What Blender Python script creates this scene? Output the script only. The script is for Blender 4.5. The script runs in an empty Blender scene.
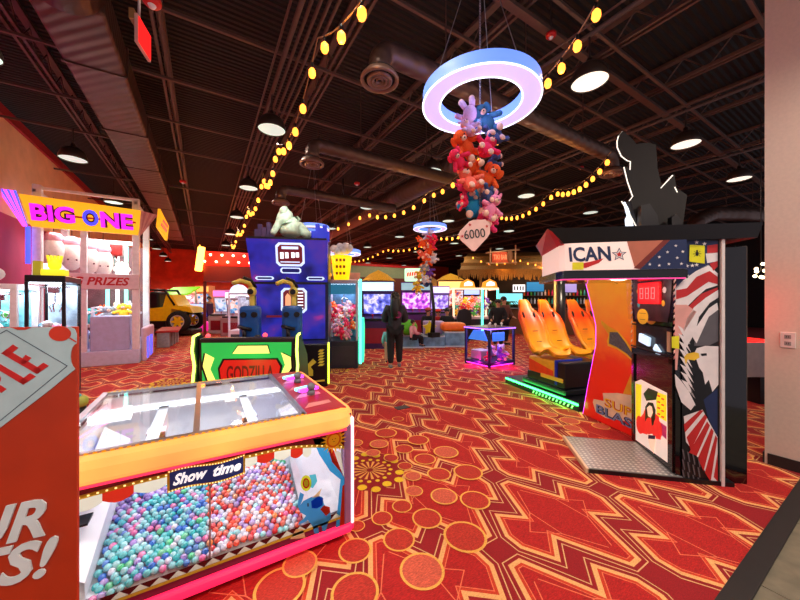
import bpy, bmesh, math, random
from mathutils import Matrix, Vector
C = bpy.context.scene.collection
random.seed(7)
H, F = 1.53, 321.0
YAW = math.radians(31.4)
SN, CS = math.sin(YAW), math.cos(YAW)
PI = math.pi
def at(u, d, z=0.0):
    l = (u-400)/F*d
    return Vector((d*SN+l*CS, d*CS-l*SN, z))
def zz(v, d): return H+(300-v)/F*d
def lin(c):
    o = []
    for x in c[:3]:
        x = x/255.0
        o.append(x/12.92 if x <= .04045 else ((x+.055)/1.055)**2.4)
    return (o[0], o[1], o[2], 1)
_m = {}
def mat(name, col, rough=.5, metal=0., emit=None, es=0., var=.08, scale=12., bump=0., alpha=1., coat=0.):
    if name in _m: return _m[name]
    m = bpy.data.materials.new(name); m.use_nodes = True
    n = m.node_tree.nodes; L = m.node_tree.links; b = n['Principled BSDF']
    c = lin(col)
    if var > 0:
        tc = n.new('ShaderNodeTexCoord'); nz = n.new('ShaderNodeTexNoise'); nz.inputs['Scale'].default_value = scale
        nz.inputs['Detail'].default_value = 3
        cr = n.new('ShaderNodeValToRGB')
        cr.color_ramp.elements[0].position = .3; cr.color_ramp.elements[1].position = .7
        cr.color_ramp.elements[0].color = tuple(x*(1-var) for x in c[:3])+(1,)
        cr.color_ramp.elements[1].color = tuple(min(1, x*(1+var)) for x in c[:3])+(1,)
        L.new(tc.outputs['Object'], nz.inputs['Vector']); L.new(nz.outputs['Fac'], cr.inputs['Fac'])
        L.new(cr.outputs['Color'], b.inputs['Base Color'])
        if bump > 0:
            bp = n.new('ShaderNodeBump'); bp.inputs['Strength'].default_value = bump
            L.new(nz.outputs['Fac'], bp.inputs['Height']); L.new(bp.outputs['Normal'], b.inputs['Normal'])
    else:
        b.inputs['Base Color'].default_value = c
    b.inputs['Roughness'].default_value = rough; b.inputs['Metallic'].default_value = metal
    b.inputs['Coat Weight'].default_value = coat
    if emit is not None:
        b.inputs['Emission Color'].default_value = lin(emit); b.inputs['Emission Strength'].default_value = es
    if alpha < 1: b.inputs['Alpha'].default_value = alpha
    _m[name] = m
    return m
def glow(name, col, s):      # a light-giving surface
    if name in _m: return _m[name]
    m = bpy.data.materials.new(name); m.use_nodes = True; b = m.node_tree.nodes['Principled BSDF']
    b.inputs['Base Color'].default_value = lin(col)
    b.inputs['Emission Color'].default_value = lin(col); b.inputs['Emission Strength'].default_value = s
    _m[name] = m; return m
def glass(name, col=(255, 255, 255), gl=.5):
    if name in _m: return _m[name]
    m = bpy.data.materials.new(name); m.use_nodes = True; n = m.node_tree.nodes; L = m.node_tree.links
    n.clear(); o = n.new('ShaderNodeOutputMaterial'); t = n.new('ShaderNodeBsdfTransparent'); g = n.new('ShaderNodeBsdfGlossy')
    f = n.new('ShaderNodeMath'); f.operation = 'MULTIPLY_ADD'; lw = n.new('ShaderNodeLayerWeight'); lw.inputs['Blend'].default_value = .5
    pw = n.new('ShaderNodeMath'); pw.operation = 'POWER'; pw.inputs[1].default_value = 4; L.new(lw.outputs['Facing'], pw.inputs[0]); L.new(pw.outputs[0], f.inputs[0])
    f.inputs[1].default_value = .9*gl; f.inputs[2].default_value = .05*gl
    t.inputs['Color'].default_value = lin(col); g.inputs['Roughness'].default_value = .03
    x = n.new('ShaderNodeMixShader'); L.new(f.outputs[0], x.inputs[0]); L.new(t.outputs[0], x.inputs[1]); L.new(g.outputs[0], x.inputs[2])
    L.new(x.outputs[0], o.inputs['Surface']); _m[name] = m; return m
def vinyl(name, col, tr=.5):      # thin printed film that lets light through
    if name in _m: return _m[name]
    m = bpy.data.materials.new(name); m.use_nodes = True; n = m.node_tree.nodes; L = m.node_tree.links
    n.clear(); o = n.new('ShaderNodeOutputMaterial'); d = n.new('ShaderNodeBsdfDiffuse'); t = n.new('ShaderNodeBsdfTranslucent')
    nz = n.new('ShaderNodeTexNoise'); nz.inputs['Scale'].default_value = 15; cr = n.new('ShaderNodeValToRGB'); c = lin(col)
    cr.color_ramp.elements[0].color = tuple(x*.93 for x in c[:3])+(1,); cr.color_ramp.elements[1].color = c
    L.new(nz.outputs['Fac'], cr.inputs['Fac']); L.new(cr.outputs['Color'], d.inputs['Color']); L.new(cr.outputs['Color'], t.inputs['Color'])
    x = n.new('ShaderNodeMixShader'); x.inputs[0].default_value = tr; L.new(d.outputs[0], x.inputs[1]); L.new(t.outputs[0], x.inputs[2])
    L.new(x.outputs[0], o.inputs['Surface']); _m[name] = m; return m
def frame(o, x, y):
    x = Vector(x).normalized(); y = Vector(y); z = x.cross(y).normalized(); y = z.cross(x)
    M = Matrix.Identity(4)
    for i in range(3):
        M[i][0] = x[i]; M[i][1] = y[i]; M[i][2] = z[i]; M[i][3] = o[i]
    return M
_tx = {}
def text_geo(s, shear=0., offset=0., extr=0., spacing=1.):
    k = (s, shear, offset, extr, spacing)
    if k in _tx: return _tx[k]
    cu = bpy.data.curves.new('t', 'FONT'); cu.body = s; cu.size = 1; cu.shear = shear; cu.offset = offset
    cu.extrude = extr; cu.space_character = spacing; cu.resolution_u = 3; cu.fill_mode = 'BOTH' if extr else 'FRONT'
    ob = bpy.data.objects.new('t', cu); C.objects.link(ob)
    dg = bpy.context.evaluated_depsgraph_get(); me = bpy.data.meshes.new_from_object(ob.evaluated_get(dg))
    vs = [v.co.copy() for v in me.vertices]; fs = [list(p.vertices) for p in me.polygons]
    bpy.data.objects.remove(ob); bpy.data.meshes.remove(me); bpy.data.curves.remove(cu)
    _tx[k] = (vs, fs); return _tx[k]
class MB:
    def __init__(s): s.v = []; s.f = []; s.m = []; s.s = []; s.M = Matrix.Identity(4)
    def add(s, vs, fs, m=0, smooth=False):
        b = len(s.v)
        s.v += [s.M @ Vector(p) for p in vs]
        for q in fs: s.f.append([b+i for i in q]); s.m.append(m); s.s.append(smooth)
        return s
    def box(s, x0, x1, y0, y1, z0, z1, m=0, bev=0.):
        if bev > 0:
            bm = bmesh.new(); bmesh.ops.create_cube(bm, size=1)
            for v in bm.verts: v.co = Vector(((x0+x1)/2+v.co.x*(x1-x0), (y0+y1)/2+v.co.y*(y1-y0), (z0+z1)/2+v.co.z*(z1-z0)))
            bmesh.ops.bevel(bm, geom=bm.edges[:], offset=bev, segments=3, affect='EDGES', profile=.5)
            s.add([v.co for v in bm.verts], [[v.index for v in f.verts] for f in bm.faces], m, False); bm.free(); return s
        return s.add([(x0,y0,z0),(x1,y0,z0),(x1,y1,z0),(x0,y1,z0),(x0,y0,z1),(x1,y0,z1),(x1,y1,z1),(x0,y1,z1)],
                     [(3,2,1,0),(4,5,6,7),(0,1,5,4),(1,2,6,5),(2,3,7,6),(3,0,4,7)], m)
    def cyl(s, a, b, r, r2=None, n=12, m=0, cap=True):
        a = Vector(a); b = Vector(b); r2 = r if r2 is None else r2; d = (b-a)
        if d.length < 1e-6: return s
        d.normalize()
        x = d.orthogonal().normalized(); y = d.cross(x); vs = []
        for p, q in ((a, r), (b, r2)):
            for i in range(n):
                t = 2*PI*i/n; vs.append(p+x*math.cos(t)*q+y*math.sin(t)*q)
        base = len(s.v)
        s.add(vs, [(i, (i+1) % n, n+(i+1) % n, n+i) for i in range(n)], m, n > 6)
        if cap:
            s.f.append([base+i for i in range(n)][::-1]); s.m.append(m); s.s.append(False)
            s.f.append([base+n+i for i in range(n)]); s.m.append(m); s.s.append(False)
        return s
    def tube(s, pts, r, n=8, m=0, closed=False):
        pts = [Vector(p) for p in pts]; k = len(pts); vs = []; up = None
        for i, p in enumerate(pts):
            a = pts[(i-1) % k] if (closed or i > 0) else p; b = pts[(i+1) % k] if (closed or i < k-1) else p
            d = (b-a).normalized()
            if up is None: up = d.orthogonal().normalized()
            x = (up-d*up.dot(d)).normalized(); up = x; y = d.cross(x); rr = r[i] if isinstance(r, (list, tuple)) else r
            for j in range(n):
                t = 2*PI*j/n; vs.append(p+x*math.cos(t)*rr+y*math.sin(t)*rr)
        fs = []
        for i in range(k if closed else k-1):
            for j in range(n):
                a = i*n+j; b = i*n+(j+1) % n; c = ((i+1) % k)*n+(j+1) % n; d = ((i+1) % k)*n+j; fs.append((a, b, c, d))
        if not closed: fs += [tuple(range(n))[::-1], tuple((k-1)*n+j for j in range(n))]
        return s.add(vs, fs, m, True)
    def sph(s, c, r, n=12, k=8, m=0):
        c = Vector(c); r = (r, r, r) if not hasattr(r, '__len__') else r; vs = [c+Vector((0, 0, r[2]))]
        for i in range(1, k):
            p = PI*i/k
            for j in range(n):
                t = 2*PI*j/n; vs.append(c+Vector((r[0]*math.sin(p)*math.cos(t), r[1]*math.sin(p)*math.sin(t), r[2]*math.cos(p))))
        vs.append(c-Vector((0, 0, r[2]))); fs = []
        for j in range(n):
            fs.append((0, 1+j, 1+(j+1) % n)); e = len(vs)-1; b = 1+(k-2)*n; fs.append((e, b+(j+1) % n, b+j))
        for i in range(k-2):
            for j in range(n):
                a = 1+i*n; fs.append((a+j, a+n+j, a+n+(j+1) % n, a+(j+1) % n))
        return s.add(vs, fs, m, True)
    def lathe(s, prof, c=(0, 0, 0), n=24, m=0):
        c = Vector(c); vs = []; k = len(prof)
        for r, z in prof:
            for j in range(n):
                t = 2*PI*j/n; vs.append(c+Vector((r*math.cos(t), r*math.sin(t), z)))
        return s.add(vs, [(i*n+j, i*n+(j+1) % n, (i+1)*n+(j+1) % n, (i+1)*n+j) for i in range(k-1) for j in range(n)], m, True)
    def prism(s, poly, z0, z1, m=0, ms=None):
        n = len(poly); a = sum(poly[i][0]*poly[(i+1) % n][1]-poly[(i+1) % n][0]*poly[i][1] for i in range(n))
        if a < 0: poly = poly[::-1]
        vs = [(x, y, z0) for x, y in poly]+[(x, y, z1) for x, y in poly]
        b = len(s.v); s.add(vs, [], m)
        s.f.append([b+i for i in range(n)][::-1]); s.m.append(m); s.s.append(False)
        s.f.append([b+n+i for i in range(n)]); s.m.append(m); s.s.append(False)
        for i in range(n):
            s.f.append([b+i, b+(i+1) % n, b+n+(i+1) % n, b+n+i]); s.m.append(m if ms is None else ms); s.s.append(False)
        return s
    def poly(s, pts, z, m=0):
        n = len(pts); a = sum(pts[i][0]*pts[(i+1) % n][1]-pts[(i+1) % n][0]*pts[i][1] for i in range(n))
        if a < 0: pts = pts[::-1]
        return s.add([(p[0], p[1], z) for p in pts], [tuple(range(n))], m)
    def disc(s, x, y, r, z, m=0, n=20, ry=None):
        ry = ry or r
        return s.poly([(x+r*math.cos(2*PI*i/n), y+ry*math.sin(2*PI*i/n)) for i in range(n)], z, m)
    def ring(s, x, y, r0, r1, z, m=0, n=28):
        vs = []
        for r in (r0, r1): vs += [(x+r*math.cos(2*PI*i/n), y+r*math.sin(2*PI*i/n), z) for i in range(n)]
        return s.add(vs, [(i, n+i, n+(i+1) % n, (i+1) % n) for i in range(n)], m)
    def star(s, x, y, r, z, m=0, k=5, q=.4, a0=PI/2):
        return s.poly([(x+(r if i % 2 == 0 else r*q)*math.cos(a0+PI*i/k), y+(r if i % 2 == 0 else r*q)*math.sin(a0+PI*i/k)) for i in range(2*k)], z, m)
    def text(s, t, x0, y0, w, h, z=0., m=0, shear=0., off=0., extr=0., rot=0., spacing=1.):
        vs, fs = text_geo(t, shear, off, extr, spacing)
        if not vs: return s
        xs = [v.x for v in vs]; ys = [v.y for v in vs]; W = max(xs)-min(xs); Hh = max(ys)-min(ys)
        cr, sr = math.cos(rot), math.sin(rot); o = []
        for v in vs:
            a = (v.x-min(xs))/W*w; b = (v.y-min(ys))/Hh*h; o.append((x0+a*cr-b*sr, y0+a*sr+b*cr, z+v.z*h))
        return s.add(o, fs, m)
    def build(s, name, mats, parent=None, loc=None):
        if not isinstance(mats, (list, tuple)): mats = [mats]
        me = bpy.data.meshes.new(name); me.from_pydata([tuple(v) for v in s.v], [], s.f)
        for m in mats: me.materials.append(m)
        me.polygons.foreach_set('material_index', s.m); me.polygons.foreach_set('use_smooth', s.s); me.validate(); me.update()
        o = bpy.data.objects.new(name, me); C.objects.link(o)
        if parent: o.parent = parent
        if loc is not None: o.location = loc
        return o
def tag(o, label, cat, group=None, kind=None):
    o['label'] = label; o['category'] = cat
    if group: o['group'] = group
    if kind: o['kind'] = kind
    return o
def root(name, label, cat, loc, rz=0., group=None):
    o = bpy.data.objects.new(name, None); o.empty_display_size = .1; C.objects.link(o)
    o.location = loc; o.rotation_euler = (0, 0, rz); return tag(o, label, cat, group)
def struct(name, mb, mats):
    o = mb.build(name, mats); o['kind'] = 'structure'; return o
def copy_tree(o, parent=None):
    c = o.copy(); C.objects.link(c)
    if parent: c.parent = parent
    for ch in list(o.children): copy_tree(ch, c)
    return c
def light(kind, loc, energy, col, parent=None, size=.3, rot=None, spot=None, sy=None):
    l = bpy.data.lights.new(kind.lower()+'_light', kind); l.energy = energy; l.color = lin(col)[:3]
    if kind == 'AREA':
        l.size = size
        if sy: l.shape = 'RECTANGLE'; l.size_y = sy
    else: l.shadow_soft_size = size
    if kind == 'SPOT': l.spot_size = spot or 2.6; l.spot_blend = .6
    o = bpy.data.objects.new('lamp_light', l); C.objects.link(o); o.location = loc
    if rot: o.rotation_euler = rot
    if parent: o.parent = parent
    return o
# ---------------- common materials
white = mat('white_paint', (225, 225, 232), .35)
black = mat('black_plastic', (14, 14, 17), .35)
dark = mat('dark_metal', (52, 44, 42), .5, .3)
steel = mat('brushed_steel', (170, 172, 178), .3, .8)
red = mat('red_paint', (205, 30, 30), .4)
yel = mat('yellow_paint', (245, 205, 30), .4)
org = mat('orange_paint', (250, 130, 25), .4)
blu = mat('blue_paint', (35, 90, 190), .4)
grn = mat('green_paint', (60, 170, 60), .4)
pnk = mat('pink_paint', (235, 70, 150), .4)
pur = mat('purple_paint', (120, 60, 190), .4)
cyan = mat('cyan_paint', (80, 200, 215), .4)
clear = glass('clear_glass')
clear2 = glass('low_glare_glass', gl=.05)
chrome = mat('chrome', (210, 212, 216), .15, 1.)
# ================= SETTING =================
XL, XR, YB, ZC = -3.5, 26.0, 31.0, 5.6
# carpet
def inset(poly, d):
    n = len(poly); out = []
    for i in range(n):
        p0 = Vector(poly[i-1]); p1 = Vector(poly[i]); p2 = Vector(poly[(i+1) % n])
        a = (p1-p0).normalized(); b = (p2-p1).normalized()
        na = Vector((-a.y, a.x)); nb = Vector((-b.y, b.x)); k = 1+na.dot(nb)
        if k < .35: k = .35
        out.append(p1+(na+nb)*(d/k))
    return [(p.x, p.y) for p in out]
fl = MB()
fl.add([(XL, .55, 0), (XR, .55, 0), (XR, YB, 0), (XL, YB, 0)], [(0, 1, 2, 3)], 0)
q = [(.49, .06), (.375, .255), (.225, .13), (.05, .49)]
cell = q+[(-x, y) for x, y in q[::-1]]+[(-x, -y) for x, y in q]+[(x, -y) for x, y in q[::-1]]
def clipy(poly, y0):
    out = []
    for i in range(len(poly)):
        a = poly[i-1]; b = poly[i]
        if (a[1] >= y0) != (b[1] >= y0):
            t = (y0-a[1])/(b[1]-a[1]); out.append((a[0]+(b[0]-a[0])*t, y0))
        if b[1] >= y0: out.append(b)
    return out
layers = [(.002, .0009, 2), (.030, .0012, 3), (.047, .0015, 5), (.053, .0018, 4)]
lp = [(inset(cell, d), z, m) for d, z, m in layers]
for sx_ in (-1, 1):
    lp.append(([(sx_*.155, -.12), (sx_*.155, .12), (sx_*.148, .12), (sx_*.148, -.12)], .0024, 5))
    for sy_ in (-1, 1):
        lp.append(([(sx_*.15, sy_*.12), (sx_*.155, sy_*.125), (sx_*.32, sy_*.0), (sx_*.31, sy_*.0)], .0024, 5))
        lp.append(([(sx_*.15, sy_*.12), (sx_*.155, sy_*.125), (sx_*.02, sy_*.34), (sx_*.012, sy_*.34)], .0024, 5))
lo = inset(cell, -.028); li = inset(cell, -.021)
for i in range(-10, 50):
    for j in range(-3, 54):
        if (i+j) % 2: continue
        cx, cy = 2.15+.605*i, 1.36+.592*j
        if not (XL+.5 < cx < 14 and cy < YB-.6 and cy > .2): continue
        far = cy+cx > 16
        for k, (pl, z, m) in enumerate(lp):
            if far and k in (2, 4, 5, 6, 7, 8, 9, 10, 11, 12, 13): continue
            pp = clipy([(cx+x, cy+y) for x, y in pl], .56)
            if len(pp) < 3: continue
            fl.poly(pp, z, m)
        if not far:
            for pl, z, m in ((lo, .0002, 8), (li, .0004, 0)):
                pp = clipy([(cx+x, cy+y) for x, y in pl], .56)
                if len(pp) > 2: fl.poly(pp, z, m)
def carpet(name, col, v=.22):
    m = mat(name, col, .95, var=v, scale=260.); n = m.node_tree.nodes; L = m.node_tree.links
    nz = [x for x in n if x.type == 'TEX_NOISE'][0]; mp = n.new('ShaderNodeMapping'); mp.inputs['Scale'].default_value = (.25, 1, 1)
    tc = [x for x in n if x.type == 'TEX_COORD'][0]; L.new(tc.outputs['Object'], mp.inputs['Vector']); L.new(mp.outputs['Vector'], nz.inputs['Vector'])
    return m
def g2(u, v):
    d = H*F/(v-300); return at(u, d), d
circ = [(422,571,45,0),(355,593,48,1),(355,551,33,1),(399,540,32,1),(465,537,43,1),(427,519,30,1),(382,519,21,1),(402,507,20,1),(357,527,16,1),
 (444,497,27,0),(475,501,30,1),(414,492,18,0),(413,477,17,0),(439,475,24,1),(405,467,15,1),(468,473,29,1),(425,460,22,1),(391,459,15,1),
 (446,453,25,0),(404,450,19,1),(373,454,15,0),(379,445,19,0),(355,444,16,0),(418,441,22,1),(386,434,22,1),(398,420,12,1),(280,590,50,1),(300,566,34,0)]
cw = []
for u, v, w, k in circ:
    p, d = g2(u, v); cw.append((p.x, p.y, w/F*d/2, k))
def cluster(ox, oy, far=False):
    for q_, (x, y, r, k) in enumerate(cw):
        zq = .005+.0004*q_
        fl.disc(x+ox, y+oy, r, zq, 9, 14 if far else 28); fl.disc(x+ox, y+oy, r*.88, zq+.0002, 11 if k == 0 else 13, 14 if far else 28)
    sx, sy = 1.27+ox, 2.6+oy
    fl.disc(sx, sy, .31, .0026, 0, 24)
    for i in range(16):
        t = 2*PI*i/16+.1; r = .245+.03*(i % 2)
        fl.disc(sx+r*math.cos(t)*1.1, sy+r*math.sin(t)*1.1, .04, .0042, 10, 12)
        fl.disc(sx+.185*math.cos(t+.2), sy+.185*math.sin(t+.2), .019, .0042, 10, 10)
        a = Vector((math.cos(t), math.sin(t))); b = Vector((-a.y, a.x))
        fl.poly([(sx+a.x*.03+b.x*.003, sy+a.y*.03+b.y*.003), (sx+a.x*.15+b.x*.013, sy+a.y*.15+b.y*.013), (sx+a.x*.15-b.x*.013, sy+a.y*.15-b.y*.013), (sx+a.x*.03-b.x*.003, sy+a.y*.03-b.y*.003)], .0043, 12)
cluster(0, 0)
for ox, oy in ((1.2, 4.15), (3.05, -.35), (-1.8, 4.7), (-3.0, 9.5), (2.4, 8.3), (-1.8, 14), (5.4, 4.4), (0, 10)):
    if (ox, oy) == (3.05, -.35):
        for x, y, r in ((3.95, 2.35, .12), (4.1, 2.05, .1), (3.75, 2.2, .1), (4.45, 1.25, .1), (3.95, 2.62, .1), (4.5, .95, .09)):
            fl.disc(x, y, r, .003, 9, 28); fl.disc(x, y, r*.88, .0036, 11, 28)
    else: cluster(ox, oy, True)
cmats = [carpet('carpet_crimson', (150, 16, 24)), carpet('carpet_dark', (40, 14, 12)), carpet('carpet_tan', (246, 176, 108)), carpet('carpet_orange', (206, 60, 28)),
         carpet('carpet_red', (178, 26, 22), .4), carpet('carpet_pink', (236, 116, 78)), carpet('carpet_scarlet', (206, 46, 28)), carpet('carpet_deep_red', (190, 28, 24)),
         carpet('carpet_cream', (226, 178, 120)), carpet('carpet_gold_ring', (242, 176, 78)), carpet('carpet_yellow', (248, 196, 34)), carpet('carpet_coral', (208, 92, 66), .35), carpet('carpet_ray', (244, 168, 80)), carpet('carpet_disc', (186, 50, 34), .45)]
# layer slots: 1 unused dark edge
struct('floor', fl, cmats)
m = mat('tile_stone', (118, 112, 92), .45, var=.25, scale=9, bump=.1)
tf = MB()
for i in range(-6, 12):
    for j in range(0, 5):
        tf.box(i*.92+.25-.457, i*.92+.25+.457, .47-(j+1)*.46+.003, .47-j*.46-.003, -.02, 0.0, 0)
tf.box(-5.8, 10.6, -1.9, .47, -.03, -.006, 1)
struct('floor', tf, [m, mat('grout', (60, 56, 48), .9)])
t = MB(); t.box(XL, 12, .46, .56, -.01, .012, 0, .004); struct('trim_1', t, mat('rubber_strip', (30, 27, 27), .6))
# walls
wl = MB(); wl.box(XL-.2, XL, .5, YB, 0, 5.25, 0); struct('wall_left', wl, mat('tan_wall', (240, 190, 145), .8, scale=3))
wl = MB(); wl.box(XL-.2, XL+.06, .5, YB, 5.25, 5.45, 0); struct('trim_2', wl, mat('red_band', (150, 20, 36), .7))
wl = MB(); wl.box(XL-.2, XL+.015, .5, YB, 0, 3.3, 0); struct('wall_left', wl, mat('magenta_lit_wall', (170, 40, 80), .8, scale=3))  # magenta light on the tan wall, put into the lower wall's colour
wb = MB(); wb.box(XL-.2, XR, YB, YB+.2, 0, ZC, 0); struct('wall_back', wb, mat('brick_red_wall', (196, 66, 34), .85, scale=2, var=.2))
wb = MB(); wb.box(XR, XR+.2, .5, YB+.2, 0, ZC, 0); struct('wall_far_right', wb, mat('dark_wall', (26, 20, 22), .9))
# pier on the right
WX = 4.5
wr = MB(); wr.box(WX, WX+.9, -1.8, .79, 0, ZC, 0)
struct('wall_right', wr, mat('taupe_wall', (220, 198, 180), .8, var=.04, scale=40))
wr = MB(); wr.box(WX-.013, WX, -1.8, .77, 0, .1, 0); wr.box(WX, WX+.9, .79, .803, 0, .1, 0); struct('baseboard_right', wr, mat('dark_baseboard', (34, 28, 28), .5))
# ceiling
ce = MB(); ce.box(XL-.2, XR, -1.8, YB, ZC, ZC+.1, 0)
dk = mat('black_deck', (15, 12, 12), .8)
n = dk.node_tree.nodes; L = dk.node_tree.links; w = n.new('ShaderNodeTexWave'); w.inputs['Scale'].default_value = 3.2; w.bands_direction = 'Y'
tc = [x for x in n if x.type == 'TEX_COORD'][0]; L.new(tc.outputs['Object'], w.inputs['Vector']); bp = n.new('ShaderNodeBump'); bp.inputs['Strength'].default_value = .9; bp.inputs['Distance'].default_value = .05
L.new(w.outputs['Fac'], bp.inputs['Height']); L.new(bp.outputs['Normal'], n['Principled BSDF'].inputs['Normal'])
struct('ceiling', ce, dk)
jm = mat('joist_brown', (92, 70, 62), .55)
k = 0
for x in [-2.2, -.53, 1.14+.6, 3.4, 5.1, 6.8, 8.5, 11, 13.5, 16, 19]:
    k += 1; j = MB(); y1 = YB-.2
    for dx in (-.045, .045):
        j.box(x+dx-.02, x+dx+.02, -1.5, y1, ZC-.42, ZC-.37, 0)
    j.box(x-.05, x+.05, -1.5, y1, ZC-.06, ZC-.01, 0)
    y = -1.5
    while y < (y1-.6 if x < 9 else 14):
        j.cyl((x, y, ZC-.06), (x, y+.3, ZC-.39), .011, n=5); j.cyl((x, y+.3, ZC-.39), (x, y+.6, ZC-.06), .011, n=5); y += .6
    struct('ceiling_joist', j, jm)
for y in [-.4, 1.1, 2.3, 3.3, 4.9, 6.4, 7.9, 9.4, 12.4, 15.4, 18.4, 21.4, 25]:
    j = MB(); j.box(XL, XR-.2, y-.02, y+.02, ZC-.5, ZC-.46, 0)
    struct('ceiling_purlin', j, jm)
j = MB(); j.box(XL, XR-.2, 2.55, 2.65, ZC-.55, ZC-.5, 0); struct('ceiling_beam', j, jm)
j = MB()
for i in range(4): j.cyl((1.05+i*.09, -1.5, 4.95), (1.05+i*.09, 24, 4.95), .022, n=8)
struct('ceiling_conduit', j, jm)
# lighting rail above the lamp rows
for x in (.9, 4.0, 7.0, 10.0):
    j = MB(); j.cyl((x, -1, 4.75), (x, 26, 4.75), .03, n=8); j.cyl((x-.09, -1, 4.8), (x-.09, 26, 4.8), .015, n=6); struct('lighting_rail', j, jm)
# ---------------- ducts
dm = mat('spiral_duct', (88, 68, 60), .4, .5, var=.15, scale=3)
n = dm.node_tree.nodes; L = dm.node_tree.links; w = n.new('ShaderNodeTexWave'); w.inputs['Scale'].default_value = 3.5; w.bands_direction = 'DIAGONAL'
tc = [x for x in n if x.type == 'TEX_COORD'][0]; L.new(tc.outputs['Object'], w.inputs['Vector']); bp = n.new('ShaderNodeBump'); bp.inputs['Strength'].default_value = .35; bp.inputs['Distance'].default_value = .02
L.new(w.outputs['Fac'], bp.inputs['Height']); L.new(bp.outputs['Normal'], n['Principled BSDF'].inputs['Normal'])
d = root('air_duct', 'big brown ceiling duct at left, round near the camera then widening to a box', 'duct', (-1.25, 1, 4.95))
MB().cyl((0, -2.5, 0), (0, 3.2, 0), .17, n=24).build('round_duct', dm, d)
b = MB(); vs = []
b.cyl((0, 3.2, 0), (-.02, 3.8, -.02), .17, .33, n=24); b.build('reducer', dm, d)
b = MB(); b.box(-.36, .3, 3.8, 20, -.22, .2, 0, .04)
for y in range(5, 20, 2): b.box(-.375, .315, y-.02, y+.02, -.235, .215, 0)
b.build('box_duct', dm, d)
for y in (-1, 1, 3, 6, 9, 12, 15, 18): MB().cyl((0, y, .1), (0, y, ZC-4.96), .01, n=5).build('hanger_strap', steel, d)
def duct(name, label, pts, r, parent=None):
    b = MB().tube(pts, r, 20); k = 0
    for a, c in zip(pts, pts[1:]):
        a = Vector(a); c = Vector(c); L_ = (c-a).length
        if abs(a.z-c.z) < .06 and L_ > 1:
            for i in range(int(L_/1.5)+1):
                p = a.lerp(c, (i+.5)/(int(L_/1.5)+1)); b.cyl(p, (p.x, p.y, ZC-.02), .008, n=5)
    return tag(b.build(name, dm), label, 'duct')
def elbow(x, y, z, zt, dx):
    o = [(x, y, z), (x, y, zt-.15)]
    for i in range(1, 6):
        a = i*PI/2/5; o.append((x+dx*.15*(1-math.cos(a)), y, zt-.15+.15*math.sin(a)))
    return o
vm = mat('diffuser_brown', (118, 90, 76), .4, .4)
def vent(x, y, z, lab, r=.19):
    v = root('ceiling_vent', lab, 'vent', (x, y, z))
    b = MB(); b.lathe([(r*.75, .09), (r, .03), (r, 0), (r*.86, 0), (r*.8, .03)], n=28); b.build('outer_ring', vm, v)
    for k, q in enumerate((.66, .42, .2)):
        MB().lathe([(q*r, .02), (q*r*.98, -.005), (q*r*.7, .0), (q*r*.66, .03)], n=24).build('louver_ring', vm, v)
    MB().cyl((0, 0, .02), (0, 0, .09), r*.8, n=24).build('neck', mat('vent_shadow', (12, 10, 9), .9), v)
p1 = elbow(1.49, 2.83, 3.79, 4.02, 1)+[(5.82, 2.83, 4.02)]+elbow(6.02, 2.83, 3.79, 4.02, -1)[::-1][1:]
duct('air_duct', 'round ceiling duct with a round vent at each end, behind the large ring light', p1, .11)
vent(1.49, 2.83, 3.7, 'round ceiling vent nearest the camera, left of the large ring light')
vent(6.02, 2.83, 3.7, 'round ceiling vent above the boxing machine marquee, right of the large ring')
duct('air_duct', 'round branch duct second from the camera, left of the plush cluster', elbow(1.48, 5.14, 3.79, 4.04, 1)+[(4.45, 5.14, 4.04)], .11)
vent(1.48, 5.14, 3.7, 'round ceiling vent second from the camera, above the blue gaming cabinet')
duct('air_duct', 'round branch duct farthest from the camera, above the blue cabinet', elbow(1.48, 7.59, 3.79, 4.04, 1)+[(4.45, 7.59, 4.04)], .11)
vent(1.48, 7.59, 3.7, 'round ceiling vent farthest from the camera, just above the pale beast figure')
duct('air_duct', 'long main ceiling duct running back towards the string lights', [(4.75, 5.0, 4.5), (4.75, 8.0, 4.5), (4.75, 14.5, 4.5)], .26)
duct('air_duct', 'dark curved duct above the boxing machine next to the taupe pier', [at(693, 9, 3.3), at(697, 9, 3.75), at(712, 9.2, 4.0), at(740, 9.4, 4.05), at(790, 9.6, 4.05)], .2)
# ---------------- pendant lamps
sh_out = mat('lamp_shade_bronze', (78, 66, 58), .35, .6); sh_in = glow('lamp_lens', (206, 230, 218), .52); sh_in2 = glow('lamp_lens_warm', (255, 246, 230), .62)
def pendant(lab, warm=False):
    r = root('pendant_lamp', lab, 'lamp', (0, 0, 4.2))
    b = MB(); b.lathe([(.2, -.03), (.206, -.02), (.198, .05), (.165, .13), (.11, .18), (.05, .205), (.035, .21), (.035, .26), (0, .26)], n=24); b.build('lamp_shade', sh_out, r)
    MB().lathe([(0, .0), (.192, -.005), (.198, -.015)][::-1], n=24).build('lens', sh_in2 if warm else sh_in, r)
    MB().cyl((0, 0, .25), (0, 0, .56), .012, n=6).build('stem', dark, r)
    return r
named = {(4.0, 2.13): 'dome pendant lamp nearest the camera, right of the large ring light',
 (7.0, 2.13): 'dome pendant lamp above the dark topper of the boxing machine', (10.0, 2.13): 'dome pendant lamp beside the taupe pier, right of the dark topper',
 (.9, 5.3): 'pale pendant lamp left of the string lights, nearest in its row', (4.0, 5.3): 'pale pendant lamp left of the hanging plush cluster',
 (-2.1, 8.3): 'pale pendant lamp by the tan wall above the giant crane, nearer one', (-2.1, 11.5): 'pale pendant lamp just behind the top frame of the giant crane',
 (.9, 8.35): 'pale pendant lamp left of the string lights, second in its row', (4.0, 8.35): 'pale cone pendant lamp under the main duct end', (.9, 11.5): 'pale pendant lamp third in the row left of the string lights'}
pl = None; pl2 = None
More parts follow.
